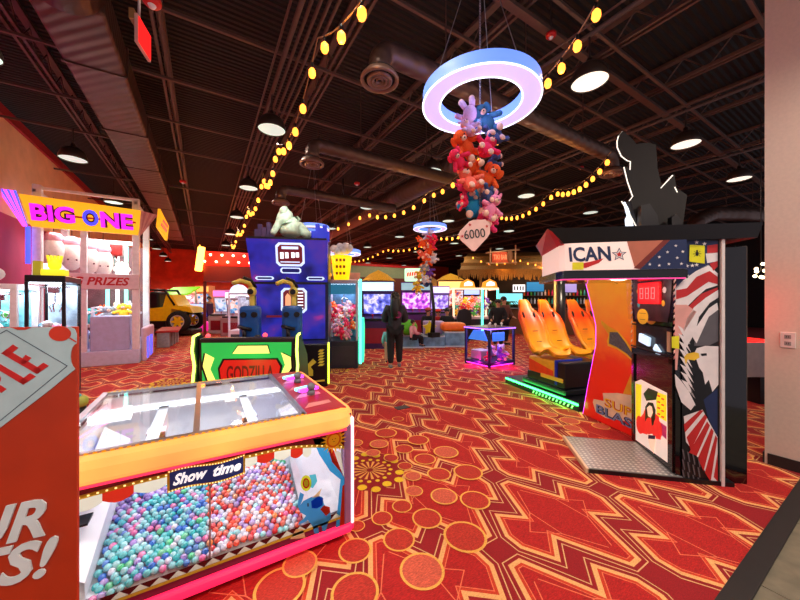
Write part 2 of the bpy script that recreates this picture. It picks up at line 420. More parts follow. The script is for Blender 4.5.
lamps = [(x, y) for x in (-2.1, .9, 4.0, 7.0, 10.0, 13.05) for y in (2.13, 5.3, 8.35, 11.5, 14.6, 17.7, 20.8, 23.9, 27.0) if not (x < 2 and y < 3) and not (x > 12 and y < 5)]  # farthest row added to brighten the back wall
for (x, y) in lamps:
    warm = y < 3
    if warm:
        o = pendant('', True) if pl is None else copy_tree(pl); pl = pl or o
    else:
        o = pendant('') if pl2 is None else copy_tree(pl2); pl2 = pl2 or o
    o.location = (x, y, 4.2); o['group'] = 'pendant lamps in rows'
    o['label'] = named.get((x, y)) or ('small far pendant lamp along the left wall past the giant crane' if x < 0 else 'small far pendant lamp in the dark ceiling beyond the plush clusters')
behind = [(.9, 2.13), (-2.1, 5.3), (-2.1, 2.13), (4.0, -.95), (.9, -.95), (-2.1, -.95)]  # unseen lamps added to light the view from the camera side
for (x, y) in behind:
    o = copy_tree(pl2); o.location = (x, y, 4.2); o['group'] = 'pendant lamps in rows'; o['label'] = 'unseen pale pendant lamp added as fill above or behind the photographer'
for (x, y) in lamps+behind:
    e = 75 if y < 9 else 95
    if y < -.5: e = 280
    if y > 22: e = 650
    if (x, y) == (4.0, 2.13): e = 50
    if x > 6.5 and y < 3: e = 22
    light('SPOT', (x, y, 4.19), e, (255, 238, 222), None, .18, spot=2.75)
# ---------------- tracing helper: photo pixel -> point on a real plane (art on a panel)
def hit(u, v, o, n):
    l = (u-400)/F; r = Vector((SN+l*CS, CS-l*SN, (300-v)/F)); c = Vector((0, 0, H)); o = Vector(o); n = Vector(n)
    return c+r*((o-c).dot(n)/r.dot(n))
def tracer(fr):
    inv = fr.inverted(); o = fr.translation; n = Vector((fr[0][2], fr[1][2], fr[2][2]))
    def f(pts): return [tuple((inv @ hit(u, v, o, n)).xy) for u, v in pts]
    return f
def zoomed(pts, s, ox, oy): return [(x/s+ox, y/s+oy) for x, y in pts]
# ================= ORANGE SIGN BOARD
A = at(0, .97); B_ = at(77, 1.0)
xd = (B_-A).normalized(); zt = 1.447
sgn = root('sign_board', 'tall orange board with pale blue diamond and red letters in the left foreground', 'sign', A-xd*.16, math.atan2(xd.y, xd.x))
W = (B_-A).length+.16
b = MB(); b.box(0, W, 0, .01, 0, zt, 0, .002); b.build('board', mat('sign_orange', (182, 50, 12), .42, var=.12, scale=6), sgn)
b = MB(); b.box(W*.2, W*.25, .01, .3, 0, .03, 0); b.box(W*.75, W*.8, .01, .3, 0, .03, 0); b.build('foot', black, sgn)
fr = frame((A-xd*.16)+Vector((0, 0, 0)), xd, (0, 0, 1)); tr = tracer(fr)
pale = mat('sign_pale_blue', (176, 200, 202), .5); sred = mat('sign_red', (200, 34, 30), .5); sor = mat('sign_dot_red', (206, 52, 22), .5)
def Z(p): return tr(zoomed(p, 8, 0, 315))
def sart(name, m, polys, y=-.0015):
    b = MB(); b.M = Matrix.Translation((0, y, 0)) @ Matrix.Rotation(PI/2, 4, 'X')
    for p in polys: b.prism(p, -.001, .001)
    b.build(name, m, sgn)
arc = [(620+50*math.cos(t)*1.0-2, 330+100*math.sin(t)) for t in [PI*1.5-i*PI/8 for i in range(9)]]
edge = [(-460, 112), (420, 96), (560, 92), (600, 110), (616, 150), (617, 225)]+[(x, y) for x, y in arc if x <= 617]+[(605, 432), (395, 605), (0, 905), (-460, 1250)]
sart('pale_field', pale, [Z(edge)])
circle = lambda cx, cy, rx, ry, n=20: [(cx+rx*math.cos(2*PI*i/n), cy+ry*math.sin(2*PI*i/n)) for i in range(n)]
sart('red_dot', sor, [Z(circle(487, 148, 88, 60))], -.003)
sart('red_dot', sor, [Z([(100, 98), (150, 118), (210, 118), (265, 97)])], -.003)
sart('red_dot', sor, [Z([(568, 178), (617, 210), (617, 220), (560, 186)])], -.003)
def lines(p, w):
    o = []
    for a, c in zip(p, p[1:]):
        a = Vector(a); c = Vector(c); d = (c-a).normalized()*w; e = Vector((-d.y, d.x)); o.append([tuple(a-e), tuple(c-e), tuple(c+e), tuple(a+e)])
    return o
sart('border_line', mat('thin_navy', (40, 50, 70), .5), lines(Z([(-60, 190), (60, 120), (545, 405), (310, 598), (0, 850)]), .0006), -.003)
E_ = [[(20, 305), (62, 272), (345, 437), (305, 470)], [(20, 305), (112, 235), (155, 262), (70, 330)], [(165, 380), (213, 317), (260, 343), (205, 392)], [(262, 447), (355, 380), (398, 405), (305, 470)]]
L_ = [[(-80, 390), (-40, 362), (235, 522), (195, 555)], [(155, 530), (248, 464), (295, 490), (195, 555)]]
P_ = [[(-200, 480), (-160, 450), (60, 590), (20, 620)], circle(-30, 510, 45, 42)]
sart('letter', sred, [Z(p) for p in E_], -.003); sart('letter', sred, [Z(p) for p in L_], -.003); sart('letter', sred, [Z(p) for p in P_], -.003)
px = 1.0/321
wht = mat('sign_white', (214, 226, 224), .5)
for t, u, v, w_, h_ in (('UR', -33, 552, 72, 37), ('TS!', -32, 594, 82, 38)):
    p = tr([(u, v)])[0]; b = MB(); b.M = Matrix.Translation((p[0], -.0035, p[1])) @ Matrix.Rotation(PI/2, 4, 'X')
    b.text(t, 0, 0, w_*px, h_*px, 0, 0, shear=.45, off=.025, extr=.02, rot=.14); b.build('lettering', wht, sgn)
# ================= SHOW TIME CRANE
SX, SY = -.65, 1.93
sh = root('capsule_crane_machine', 'low capsule crane game with glowing orange band, circus art and show time plaque, front left', 'arcade machine', (SX, SY, 0))
Wd, Dp, Ht = 1.46, 1.27, .83
bodyc = mat('crane_body_plum', (96, 40, 60), .35); inw = mat('crane_interior_white', (232, 236, 242), .35, var=.03)
b = MB(); b.box(.01, Wd-.01, .02, Dp, .02, .15, 0, .01); b.build('cabinet_base', bodyc, sh)
b = MB(); b.box(0, Wd, -.03, .02, .05, .105, 0, .02); b.box(Wd-.0, Wd+.02, -.0, Dp, .05, .105, 0, .008); b.build('bumper_light', glow('led_pink_red', (245, 30, 78), .75), sh)
b = MB(); b.box(.02, Wd-.02, .06, Dp-.03, .15, .17, 0); b.build('interior_floor', inw, sh)
b = MB(); b.box(.02, Wd-.02, Dp-.06, Dp-.02, .17, .8, 0); b.build('interior_back', inw, sh)
b = MB(); b.box(0, .02, .0, Dp, .1, .8, 0); b.box(.03, .045, .05, Dp-.06, .17, .78, 1); b.build('side_panel', [bodyc, inw], sh)
b = MB(); b.box(Wd-.02, Wd, .0, Dp, .1, .8, 0); b.box(Wd-.05, Wd-.035, .05, Dp-.06, .17, .78, 1); b.build('side_panel', [bodyc, inw], sh)
b = MB(); b.box(0, Wd, Dp-.02, Dp, .1, .82, 0); b.build('back_panel', bodyc, sh)
# front posts
for x in (0, Wd-.05): MB().box(x, x+.05, -.01, .03, .1, .73, 0, .01).build('front_post', mat('violet_post', (150, 110, 150), .25, .3), sh)
MB().box(Wd-.006, Wd+.012, -.02, .03, .1, .78, 0, .006).build('edge_light', glow('led_pale_pink', (255, 205, 215), .8), sh)
MB().box(.672, .68, .0, .012, .15, .71, 0).build('mullion', steel, sh)
b = MB(); b.box(.05, Wd-.05, .008, .014, .15, .72, 0); b.build('front_glass', clear2, sh)
# band with rounded top front edge and right corner
prof = [(.03, .715), (-.025, .722), (-.035, .74), (-.033, .79), (-.015, .822), (.03, .834)]
vs = []; path = [(0, 0, (0, 1)), (Wd-.05, 0, (0, 1))]
b = MB()
cor = [(0.0, 0, 0)]+[(Wd-.09+.09*math.sin(t), .09-.09*math.cos(t), t) for t in [i*PI/2/6 for i in range(7)]]+[(Wd, Dp, PI/2)]
for x, y, t in cor:
    nx, ny = math.sin(t), -math.cos(t)
    for (yy, z) in prof: vs.append((x-nx*yy, y-ny*yy, z))
np_ = len(prof)
b.add(vs, [(i*np_+j, (i+1)*np_+j, (i+1)*np_+(j+1) % np_, i*np_+(j+1) % np_) for i in range(len(cor)-1) for j in range(np_)], 0, False)
ob = glow('led_orange_band', (255, 146, 62), .68)
# warm-to-pink LED colours along the real band
n = ob.node_tree.nodes; L = ob.node_tree.links; tc = n.new('ShaderNodeTexCoord'); nz = n.new('ShaderNodeTexNoise'); nz.inputs['Scale'].default_value = 3
cr = n.new('ShaderNodeValToRGB'); cr.color_ramp.elements[0].color = lin((255, 126, 70)); cr.color_ramp.elements[1].color = lin((255, 168, 84)); cr.color_ramp.elements[0].position = .35; cr.color_ramp.elements[1].position = .65
L.new(tc.outputs['Object'], nz.inputs['Vector']); L.new(nz.outputs['Fac'], cr.inputs['Fac']); L.new(cr.outputs['Color'], n['Principled BSDF'].inputs['Emission Color'])
b.build('light_band', ob, sh)
b = MB(); b.box(-.0, Wd-.04, -.026, -.02, .708, .718, 0); b.build('band_trim', glow('led_red_trim', (255, 50, 90), .7), sh)
# top deck
GX = 1.17
b = MB(); b.box(.03, GX, .035, .06, .82, .842, 0); b.box(.03, GX, Dp-.05, Dp-.01, .82, .842, 0); b.box(.01, .045, .035, Dp-.01, .82, .842, 0); b.box(GX-.015, GX+.015, .035, Dp-.01, .82, .842, 0); b.box(.60, .63, .06, Dp-.05, .822, .84, 0)
for i in range(38): b.box(.04+i*.03, .055+i*.03, .034, .0345, .822, .841, 1); b.box(.04+i*.03, .055+i*.03, Dp-.045, Dp-.015, .842, .8435, 1)
b.build('top_frame', [steel, yel], sh)
MB().box(.045, GX-.015, .06, Dp-.05, .828, .836).build('top_glass', clear, sh)
b = MB(); b.box(GX+.015, Wd-.02, .04, Dp-.01, .8, .836, 0)
for i in range(5):
    y = .14+i*.23; b.M = Matrix.Translation((0, 0, 0)); b.poly([(GX+.03, y), (GX+.22, y+.03), (GX+.22, y+.1), (GX+.08, y+.09)], .8375, 1)
b.build('control_deck', [mat('deck_red', (190, 24, 40), .35), mat('deck_salmon', (240, 150, 140), .4)], sh)
for y in (.42, .82):
    p = MB(); p.cyl((GX+.15, y, .836), (GX+.15, y, .87), .028, n=14); p.sph((GX+.15, y, .895), .03, 14, 8); p.build('joystick', mat('grey_knob', (120, 120, 125), .4), sh)
for y in (.46, .88):
    p = MB(); p.M = Matrix.Translation((GX+.13, y+.03, .858)) @ Matrix.Rotation(.35, 4, 'Z')
    for i in range(3): p.box(-.075, .075, -.06+i*.033, -.03+i*.033, 0, .022, i, .006)
    p.build('button_pad', [glow('led_magenta', (240, 60, 230), 1.6), glow('led_violet', (130, 110, 255), 1.6), glow('led_cyan', (110, 225, 255), 1.6)], sh)
# interior: ramps, gantry, prize box
b = MB(); b.M = Matrix.Identity(4)
b.add([(.05, .05, .17), (.19, .05, .17), (.22, 1.0, .42), (.05, 1.0, .42), (.05, .05, .36), (.07, 1.0, .66), (.19, .05, .25), (.205, 1.0, .55)], [(0, 1, 2, 3), (4, 6, 7, 5), (0, 4, 5, 3), (1, 2, 7, 6)], 0)
b.build('prize_chute', inw, sh)
b = MB(); b.box(.07, .17, .35, .55, .47, .52, 0, .004); b.box(.07, .165, .2, .3, .43, .44, 1); b.build('chute_flap', [mat('grey_blue', (130, 150, 180), .4), black], sh)
b = MB(); b.add([(1.17, .05, .17), (1.41, .05, .17), (1.41, 1.1, .62), (1.22, 1.1, .55), (1.2, .05, .3)], [(0, 4, 3), (0, 1, 2, 3)], 0); b.box(1.18, 1.39, .62, .86, .38, .5, 0, .01); b.build('prize_chute', inw, sh)
b = MB(); b.box(1.2, 1.37, .6, .62, .4, .44, 1); b.box(1.2, 1.37, .603, .62, .45, .49, 0); b.build('chute_flap', [mat('grey_blue', (130, 150, 180), .4), black], sh)
b = MB(); b.box(.06, 1.4, 1.05, 1.09, .72, .76, 0); b.box(.08, 1.38, 1.0, 1.03, .735, .75, 1); b.build('gantry_rail', [inw, glow('led_white', (235, 245, 255), 2.2)], sh)
for x in (.4, .92):
    c_ = MB(); c_.box(x-.03, x+.03, .08, 1.05, .73, .75, 0); c_.box(x-.05, x+.05, .5, .6, .68, .73, 0, .006); c_.cyl((x, .55, .68), (x, .55, .6), .008, n=8)
    for k in range(3):
        a = k*2*PI/3; c_.tube([(x, .55, .6), (x+.04*math.cos(a), .55+.04*math.sin(a), .58), (x+.045*math.cos(a), .55+.045*math.sin(a), .55), (x+.015*math.cos(a), .55+.015*math.sin(a), .525)], .005, 5)
    c_.build('claw_carriage', chrome, sh)
# heap bed
def hz(x, y):   # surface of the heap (local)
    t = max(0, min(1, (y-.05)/.72)); e = 1-.35*max(0, (abs(x-.68)-.3)/.3)**2
    return (.185+.21*t**.9)*e+.012*math.sin(x*17)*math.cos(y*13)+.01
b = MB(); nx, ny = 24, 16; vs = []
for j in range(ny+1):
    for i in range(nx+1):
        x = .2+i*(.98/nx); y = .04+j*(.78/ny); vs.append((x, y, hz(x, y)-.068))
b.add(vs, [(j*(nx+1)+i, j*(nx+1)+i+1, (j+1)*(nx+1)+i+1, (j+1)*(nx+1)+i) for j in range(ny) for i in range(nx)], 0, True)
b.add([(.2, .82, .17), (1.18, .82, .17), (1.18, .82, .4), (.2, .82, .4)], [(0, 1, 2, 3)], 0)
b.build('prize_bed', mat('bed_grey', (150, 160, 190), .6), sh)
cols = [('teal', (70, 200, 205)), ('aqua', (150, 225, 232)), ('blue', (60, 120, 215)), ('lilac', (176, 150, 225)), ('pearl', (225, 225, 240)), ('pink', (240, 120, 180)), ('coral', (240, 90, 66)), ('orange', (250, 150, 80)), ('violet', (120, 96, 170)), ('green', (90, 215, 150)), ('red', (215, 45, 55))]
pearl = mat('capsule_pearl', (222, 228, 246), .15, coat=.5)
def cap_mesh(col, name, r=.0168):
    b = MB(); b.sph((0, 0, 0), r, 10, 6); m2 = mat('capsule_'+name, col, .18, coat=.6)
    for i, f in enumerate(b.f):
        zc = sum(b.v[k].z for k in f)/len(f); b.m[i] = 1 if zc > 0.002 else 0
    b.cyl((0, 0, -.0015), (0, 0, .0015), r*1.06, n=10, m=0)
    return b, m2
protos = {}
def light_cap(nme, col): return mat('cap_top_'+nme, tuple(int(c*.72+228*.28) for c in col), .15, coat=.5)
for nme, col in cols:
    b, m2 = cap_mesh(col, nme); o = b.build('prize_capsule', [m2, light_cap(nme, col)]); protos[nme] = o
grpL = ['teal']*6+['aqua']*8+['blue']*3+['lilac']*3+['pearl']+['pink']*2+['green']
grpR = ['coral']*5+['red']*2+['pearl']*6+['lilac']*3+['orange']*2+['aqua']*2+['pink']
grpB = ['violet']*5+['lilac']*4+['blue']
pts = []
dx = .0328; row = 0; y = .052
while y < .79:
    x = .215+(row % 2)*dx/2
    while x < 1.17:
        xx = x+random.uniform(-.004, .004); yy = y+random.uniform(-.003, .003); pts.append((xx, yy, hz(xx, yy)-.012+random.uniform(-.003, .006))); x += dx
    y += dx*.84; row += 1
def pick(x, y):
    if x < .67: return random.choice(grpB if (y > .5 and x < .55 and random.random() < .85) or (y > .58 and random.random() < .6) else grpL)
    return random.choice(['green', 'aqua', 'teal'] if y > .58 else grpR)
lr = math.radians(0)
pts.sort(key=lambda p: (p[0]+SX)**2+(p[1]+SY)**2)
first = set()
rest = {}
for i, (x, y, z) in enumerate(pts):
    k = pick(x, y)
    rot = (random.uniform(-1.6, 1.6), random.uniform(-1.6, 1.6), random.uniform(0, 6))
    if i < 300:
        o = protos[k] if k not in first else protos[k].copy()
        if k in first: C.objects.link(o)
        first.add(k); o.location = (x+SX, y+SY, z); o.rotation_euler = rot
        side = 'left half' if x < .67 else 'right half'
        tag(o, f'{k} prize capsule near the front of the heap, {side} of show time crane', 'prize capsule', 'prize capsules in the front of the show time crane')
    else: rest.setdefault(k, []).append((x+SX, y+SY, z, rot))
for k, o in list(protos.items()):
    if k not in first: bpy.data.objects.remove(o)
b = MB(); order = {n_: i for i, (n_, c_) in enumerate(cols)}
for k, L_ in rest.items():
    for x, y, z, rot in L_:
        s_ = MB(); s_.sph((0, 0, 0), 0.0168, 8, 5); R = Matrix.Translation((x, y, z)) @ Matrix.Rotation(rot[0], 4, 'X') @ Matrix.Rotation(rot[1], 4, 'Y')
        fm = []
        for f in s_.f: fm.append(len(cols)+order[k] if sum(s_.v[q].z for q in f)/len(f) > 0 else order[k])
        b.M = R; base = len(b.m); b.add(s_.v, s_.f, 0, True); b.m[base:] = fm
b.M = Matrix.Identity(4)
o = b.build('prize_capsule_heap', [mat('capsule_'+n_, c_) for n_, c_ in cols]+[light_cap(n_, c_) for n_, c_ in cols])
tag(o, 'rest of the lilac and pastel capsule heap towards the back of the crane', 'prize capsules', 'prize capsules in the front of the show time crane', 'stuff')
# ---- art on the glass (traced on the glass plane)
fr = frame((SX, SY-.006, 0), (1, 0, 0), (0, 0, 1)); tr = tracer(fr)
def gart(name, mats, items, parent=sh, y=-.006):
    b = MB(); b.M = Matrix.Translation((0, y, 0)) @ Matrix.Rotation(PI/2, 4, 'X')
    for pts_, z, m in items: b.poly(pts_, z, m)
    return b.build(name, mats, parent)
cream = vinyl('decal_cream', (226, 232, 206)); dred = vinyl('decal_red', (205, 50, 30)); gold = vinyl('decal_gold', (214, 172, 50)); goldl = glow('gold_bulb', (255, 226, 140), .9)
dbl = vinyl('decal_blue', (60, 160, 215)); dbl2 = vinyl('decal_deep_blue', (20, 70, 190)); dbr = vinyl('decal_maroon', (92, 26, 24)); dskin = vinyl('decal_tan', (232, 196, 140))
# valance arch: maroon header above arc, scallops below
def arcz(x):
    if x < .5: return .655+.02*math.sin((x-.05)/.45*PI*.5)
    if x > .83: return .60+.075*math.sin(min(1, (1.38-x)/.40)*PI/2)
    return .68
items = []; N = 44
for i in range(N):
    x0 = .05+i*(Wd-.1)/N; x1 = x0+(Wd-.1)/N
    items.append(([(x0, arcz(x0)), (x1, arcz(x1)), (x1, .715), (x0, .715)], .0, 0))
    items.append(([(x0, arcz(x0)-.006), (x1, arcz(x1)-.006), (x1, arcz(x1)+.012), (x0, arcz(x0)+.012)], .001, 1))
    items.append(([(x0+.006, arcz(x0)), (x0+.014, arcz(x0)), (x0+.014, arcz(x0)+.007), (x0+.006, arcz(x0)+.007)], .002, 2))
gart('valance_trim', [dbr, gold, goldl], items)
items = []
xs = [.05, .15, .26, .37, .50]
for i in range(4):
    x0, x1 = xs[i], xs[i+1]; p = [(x0, arcz(x0))]+[(x1, arcz(x1))]+[(x1+(x0-x1)*t/5, arcz(x1)-.045-.022*math.sin(t/5*PI)) for t in range(6)]; items.append((p, -.001, i % 2))
xs = [.83, .9, .99, 1.08, 1.15, 1.2]
for i in range(5):
    x0, x1 = xs[i], xs[i+1]; p = [(x0, arcz(x0)), (x1, arcz(x1))]+[(x1+(x0-x1)*t/5, arcz(x1)-.04-.018*math.sin(t/5*PI)) for t in range(6)]; items.append((p, -.001, (i+1) % 2))
gart('scalloped_awning', [dred, cream], items[:4]); gart('scalloped_awning', [dred, cream], items[4:])
# plaque
pq = MB(); pq.M = Matrix.Translation((0, -.012, 0)) @ Matrix.Rotation(PI/2, 4, 'X')
def wav(x0, x1, z0, z1, e, n=12):
    t = [(x0+(x1-x0)*i/n, z1+e*math.sin(i/n*2*PI+.5)) for i in range(n+1)]; bt = [(x1+(x0-x1)*i/n, z0+e*math.sin((1-i/n)*2*PI+.5)) for i in range(n+1)]
    return t+bt
pq.prism(wav(.497, .84, .588, .695, .008), -.004, .0, 0); pq.prism(wav(.507, .83, .599, .684, .008), .0, .002, 1)
for i in range(26):
    x = .505+i*.0131; e = .008*math.sin((x-.497)/.343*2*PI+.5)
    pq.disc(x, .6895+e, .0035, .0026, 2, 8); pq.disc(x, .5935+e, .0035, .0026, 2, 8)
pq.build('plaque', [gold, mat('plaque_navy', (20, 50, 120), .35), goldl], sh)
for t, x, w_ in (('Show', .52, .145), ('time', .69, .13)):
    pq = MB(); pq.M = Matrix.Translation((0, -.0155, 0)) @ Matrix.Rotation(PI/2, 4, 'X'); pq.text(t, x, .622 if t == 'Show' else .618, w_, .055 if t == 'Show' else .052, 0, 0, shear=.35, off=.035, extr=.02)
    pq.build('plaque_lettering', glow('plaque_letter_glow', (236, 238, 240), .45), sh)  # printed letters, brightness put in as slight emission
# sun
def onz(p): return tr(zoomed(p, 5, 270, 420))
c = onz([(318, 98)])[0]
items = [([(c[0]+(.085 if i % 2 == 0 else .05)*math.cos(i*PI/18), c[1]+(.085 if i % 2 == 0 else .05)*math.sin(i*PI/18)) for i in range(36)], .004, 0)]
items.append(([(c[0]+.046*math.cos(i*PI/10), c[1]+.046*math.sin(i*PI/10)) for i in range(20)], .005, 1))
items.append(([(c[0]+.035*math.cos(i*PI/10), c[1]+.035*math.sin(i*PI/10)) for i in range(20)], .006, 0))
for sx_ in (-.009, .009): items.append(([(c[0]+sx_+.003*math.cos(i*PI/4), c[1]+.006+.003*math.sin(i*PI/4)) for i in range(8)], .007, 2))
items.append(([(c[0]-.01, c[1]-.006), (c[0], c[1]-.012), (c[0]+.01, c[1]-.006), (c[0], c[1]-.009)], .007, 2))
gart('sun_decal', [vinyl('sun_yellow', (250, 190, 40)), vinyl('sun_orange', (225, 110, 30)), dbr], items)
# curtain
items = [(onz([(215, 95), (262, 90), (300, 150), (345, 225), (372, 290), (355, 300), (300, 255), (245, 170)]), 0, 0),
 (onz([(288, 135), (318, 150), (368, 285), (355, 262), (310, 210)]), .0012, 1), (onz([(318, 150), (352, 160), (372, 288)]), .0014, 2),
 (onz([(352, 300), (372, 290), (372, 560), (325, 575)]), .0, 0), (onz([(362, 330), (372, 320), (372, 560), (345, 568)]), .0012, 1)]
gart('curtain_decal', [dbl, dred, cream], items)
# elephant balancing a ball (traced)
ele = [(150, 360), (170, 372), (162, 400), (152, 425), (165, 405), (205, 385), (235, 375), (262, 385), (270, 420), (300, 455), (305, 490), (290, 515), (278, 555), (262, 556), (258, 530), (240, 530), (245, 568), (222, 568), (212, 530), (190, 500), (165, 515), (140, 525), (145, 510), (170, 492), (180, 478), (150, 460), (138, 430), (142, 395)]
items = [(onz(ele), .001, 0), (onz([(205, 405), (240, 380), (266, 392), (262, 425), (235, 442), (208, 440)]), .002, 1), (onz([(250, 445), (270, 425), (298, 435), (300, 460), (280, 480)]), .002, 2),
 (onz([(186, 415), (193, 415), (193, 432), (186, 432)]), .002, 5), (onz([(208, 388), (228, 372), (258, 340), (245, 382)]), .002, 3),
 (onz([(180+27*math.cos(i*PI/9), 315+40*math.sin(i*PI/9)) for i in range(18)]), .002, 4), (onz([(180+17*math.cos(i*PI/9), 315+26*math.sin(i*PI/9)) for i in range(18)]), .003, 2), (onz([(180+11*math.cos(i*PI/9), 315+18*math.sin(i*PI/9)) for i in range(18)]), .0035, 4),
 (onz([(100, 595), (130, 545), (165, 545), (178, 590)]), .001, 3), (onz([(196, 275), (228, 270), (236, 305), (215, 340), (196, 335), (205, 300)]), .0015, 6)]
gart('elephant_decal', [vinyl('elephant_blue', (70, 150, 205)), dbl2, dred, dskin, vinyl('decal_lime', (210, 215, 50)), black, vinyl('decal_cyan', (90, 200, 215))], items)
# bunting along the bottom edge of the window
items = [([(.05, .15), (Wd-.05, .15), (Wd-.05, .165), (.05, .165)], .001, 1)]
for i in range(18):
    x = .06+i*.074; items.append(([(x, .165), (x+.037, .195), (x+.07, .165)], .0, 0)); items.append(([(x+.037, .195), (x+.074, .165), (x+.11, .195)], -.001, 2))
gart('bunting_trim', [cream, gold, dbr], items)
light('AREA', (.73, .62, .79), 4.5, (235, 242, 255), sh, 1.2, sy=.9)
light('AREA', (.73, .12, .7), .6, (235, 242, 255), sh, 1.2, (math.radians(-35), 0, 0), sy=.05)
# ================= people
def skin(nodes, edges, root_key, sub=1, infl=0.):
    keys = list(nodes); idx = {k: i for i, k in enumerate(keys)}
    bm = bmesh.new(); lay = bm.verts.layers.skin.verify(); vs = []
    for k in keys:
        p, r = nodes[k]; v = bm.verts.new(p); v[lay].radius = (r+infl, r+infl) if not isinstance(r, tuple) else (r[0]+infl, r[1]+infl); v[lay].use_root = (k == root_key); vs.append(v)
    for a, c in edges: bm.edges.new((vs[idx[a]], vs[idx[c]]))
    me = bpy.data.meshes.new('s'); bm.to_mesh(me); bm.free(); ob = bpy.data.objects.new('s', me); C.objects.link(ob)
    md = ob.modifiers.new('s', 'SKIN'); md.use_smooth_shade = True; sb = ob.modifiers.new('b', 'SUBSURF'); sb.levels = sub; sb.render_levels = sub
    dg = bpy.context.evaluated_depsgraph_get(); m2 = bpy.data.meshes.new_from_object(ob.evaluated_get(dg))
    out = ([v.co.copy() for v in m2.vertices], [list(p.vertices) for p in m2.polygons])
    bpy.data.objects.remove(ob); bpy.data.meshes.remove(me); bpy.data.meshes.remove(m2); return out
skinm = mat('skin_tone', (205, 150, 120), .5); skin2 = mat('skin_deep', (150, 100, 76), .5)
def person(loc, rz, label, pose='stand', s=1., top=None, bottom=None, hair=None, longhair=False, hat=None, shoes=None, sk=None, arms='down', group=None, lean=0., stride=0.):
    r = root('person', label, 'person', loc, rz, group); sk = sk or skinm
    P = {}; V = lambda x, y, z: Vector((x*s, y*s, z*s))
    sit = pose == 'sit'; ph = .50 if sit else .93
    def n(k, x, y, z, rad): P[k] = (V(x, y, z), rad*s)
    n('pel', 0, 0, ph, .125); n('waist', 0, lean*.3, ph+.14, .115); n('chest', 0, lean*.8, ph+.34, .135); n('neck0', 0, lean*1.1, ph+.48, .06); n('neck', 0, lean*1.2, ph+.53, .052)
    n('jaw', 0, lean*1.25+.02, ph+.60, .075); n('head', 0, lean*1.3, ph+.68, .098); n('crown', 0, lean*1.3-.01, ph+.745, .07)
    E = [('pel', 'waist'), ('waist', 'chest'), ('chest', 'neck0'), ('neck0', 'neck'), ('neck', 'jaw'), ('jaw', 'head'), ('head', 'crown')]
    for sd, c in ((-1, 'l'), (1, 'r')):
        y0 = lean
        n(c+'sh', sd*.18, y0, ph+.43, .06)
        if arms == 'down': pts = [(.25, -.02, .16, .045), (.25, .08, -.06, .033), (.25, .10, -.13, .03)]
        elif arms == 'front': pts = [(.25, .05, .17, .045), (.16, .26, .14, .034), (.14, .31, .13, .03)]
        else: pts = [(.27, .02, .17, .045), (.2, .24, .06, .034), (.19, .3, .05, .03)]
        for i, (x, y, z, rad) in enumerate(pts): n(c+'a%d' % i, sd*x, y0+y, ph+z, rad)
        E += [('chest', c+'sh'), (c+'sh', c+'a0'), (c+'a0', c+'a1'), (c+'a1', c+'a2')]
        hx, hy, hz_ = sd*pts[2][0], y0+pts[2][1], ph+pts[2][2]; dn = arms == 'down'
        for f in range(5):      # fingers leave the palm separately
            o = (f-2)*.018; ln = (.045, .075, .082, .076, .06)[f]; d1 = (0, .3, -1) if dn else (0, 1, -.2)
            if f == 0:
                d1 = (-sd*.5, 1, -.5) if dn else (-sd*1, .6, 0)
            dv = Vector(d1).normalized(); bx = Vector((hx, hy, hz_)) + (Vector((0, o, -.02)) if dn else Vector((o*sd*-1, .02, 0)))
            m1 = bx+dv*ln*.55; m2 = bx+dv*ln+Vector((-sd*.012, 0, 0 if dn else -.015))
            n(c+'f%da' % f, *m1, .0095); n(c+'f%db' % f, *m2, .008); E += [(c+'a2', c+'f%da' % f), (c+'f%da' % f, c+'f%db' % f)]
        if sit: L_ = [('hip', .1, .03, ph-.02, .09), ('knee', .13, .42, ph-.02, .062), ('ank', .12, .43, .09, .042), ('toe', .12, .56, .04, .035)]
        else:
            st = stride*sd; L_ = [('hip', .095, 0, ph-.06, .095), ('knee', .1, .03+st*.5, .5, .065), ('ank', .1, -.02+st, .09, .043), ('toe', .12, .13+st, .035, .034)]
        for k, x, y, z, rad in L_: n(c+k, sd*x, y, z, rad)
        E += [('pel', c+'hip'), (c+'hip', c+'knee'), (c+'knee', c+'ank'), (c+'ank', c+'toe')]
    b = MB(); b.add(*skin(P, E, 'pel', 1), 0, True)
    hp = P['head'][0]
    b.sph(hp+V(0, .098, -.01), .018*s, 8, 5)
    for sx in (-1, 1): b.sph(hp+V(sx*.098, 0, -.01), (.014*s, .022*s, .03*s), 8, 5); b.sph(hp+V(sx*.035, .086, .015), .014*s, 8, 5, 1)
    b.sph(hp+V(0, .09, -.055), (.025*s, .01*s, .008*s), 8, 4, 2)
    b.build('body', [sk, black, mat('lip', (170, 70, 70), .5)], r)
    def sub(keys, name, m, infl, rk):
        nd = {k: P[k] for k in keys}; ed = [(a, c) for a, c in E if a in nd and c in nd]
        q = MB(); q.add(*skin(nd, ed, rk, 1, infl*s), 0, True); q.build(name, m, r)
    P['hem'] = (P['pel'][0]-Vector((0, 0, .09*s)), .125*s); E.append(('pel', 'hem'))
    tk = ['hem', 'pel', 'waist', 'chest', 'neck0']+[c+k for c in 'lr' for k in ('sh', 'a0', 'a1')]
    sub(tk, 'jacket', top, .045, 'chest')
    sub(['pel']+[c+k for c in 'lr' for k in ('hip', 'knee', 'ank')], 'trousers', bottom, .03, 'pel')
    for c in 'lr':
        q = MB(); a = P[c+'ank'][0]; t = P[c+'toe'][0]; q.tube([a+V(0, -.04, -.05), a+V(0, .02, -.045), t, t+V(0, .05, -.005)], [.04*s, .045*s, .038*s, .02*s], 8); q.build('shoe', shoes or black, r)
    hb = MB(); hb.sph(hp+V(0, -.02, .03), (.112*s, .115*s, .11*s), 14, 8)
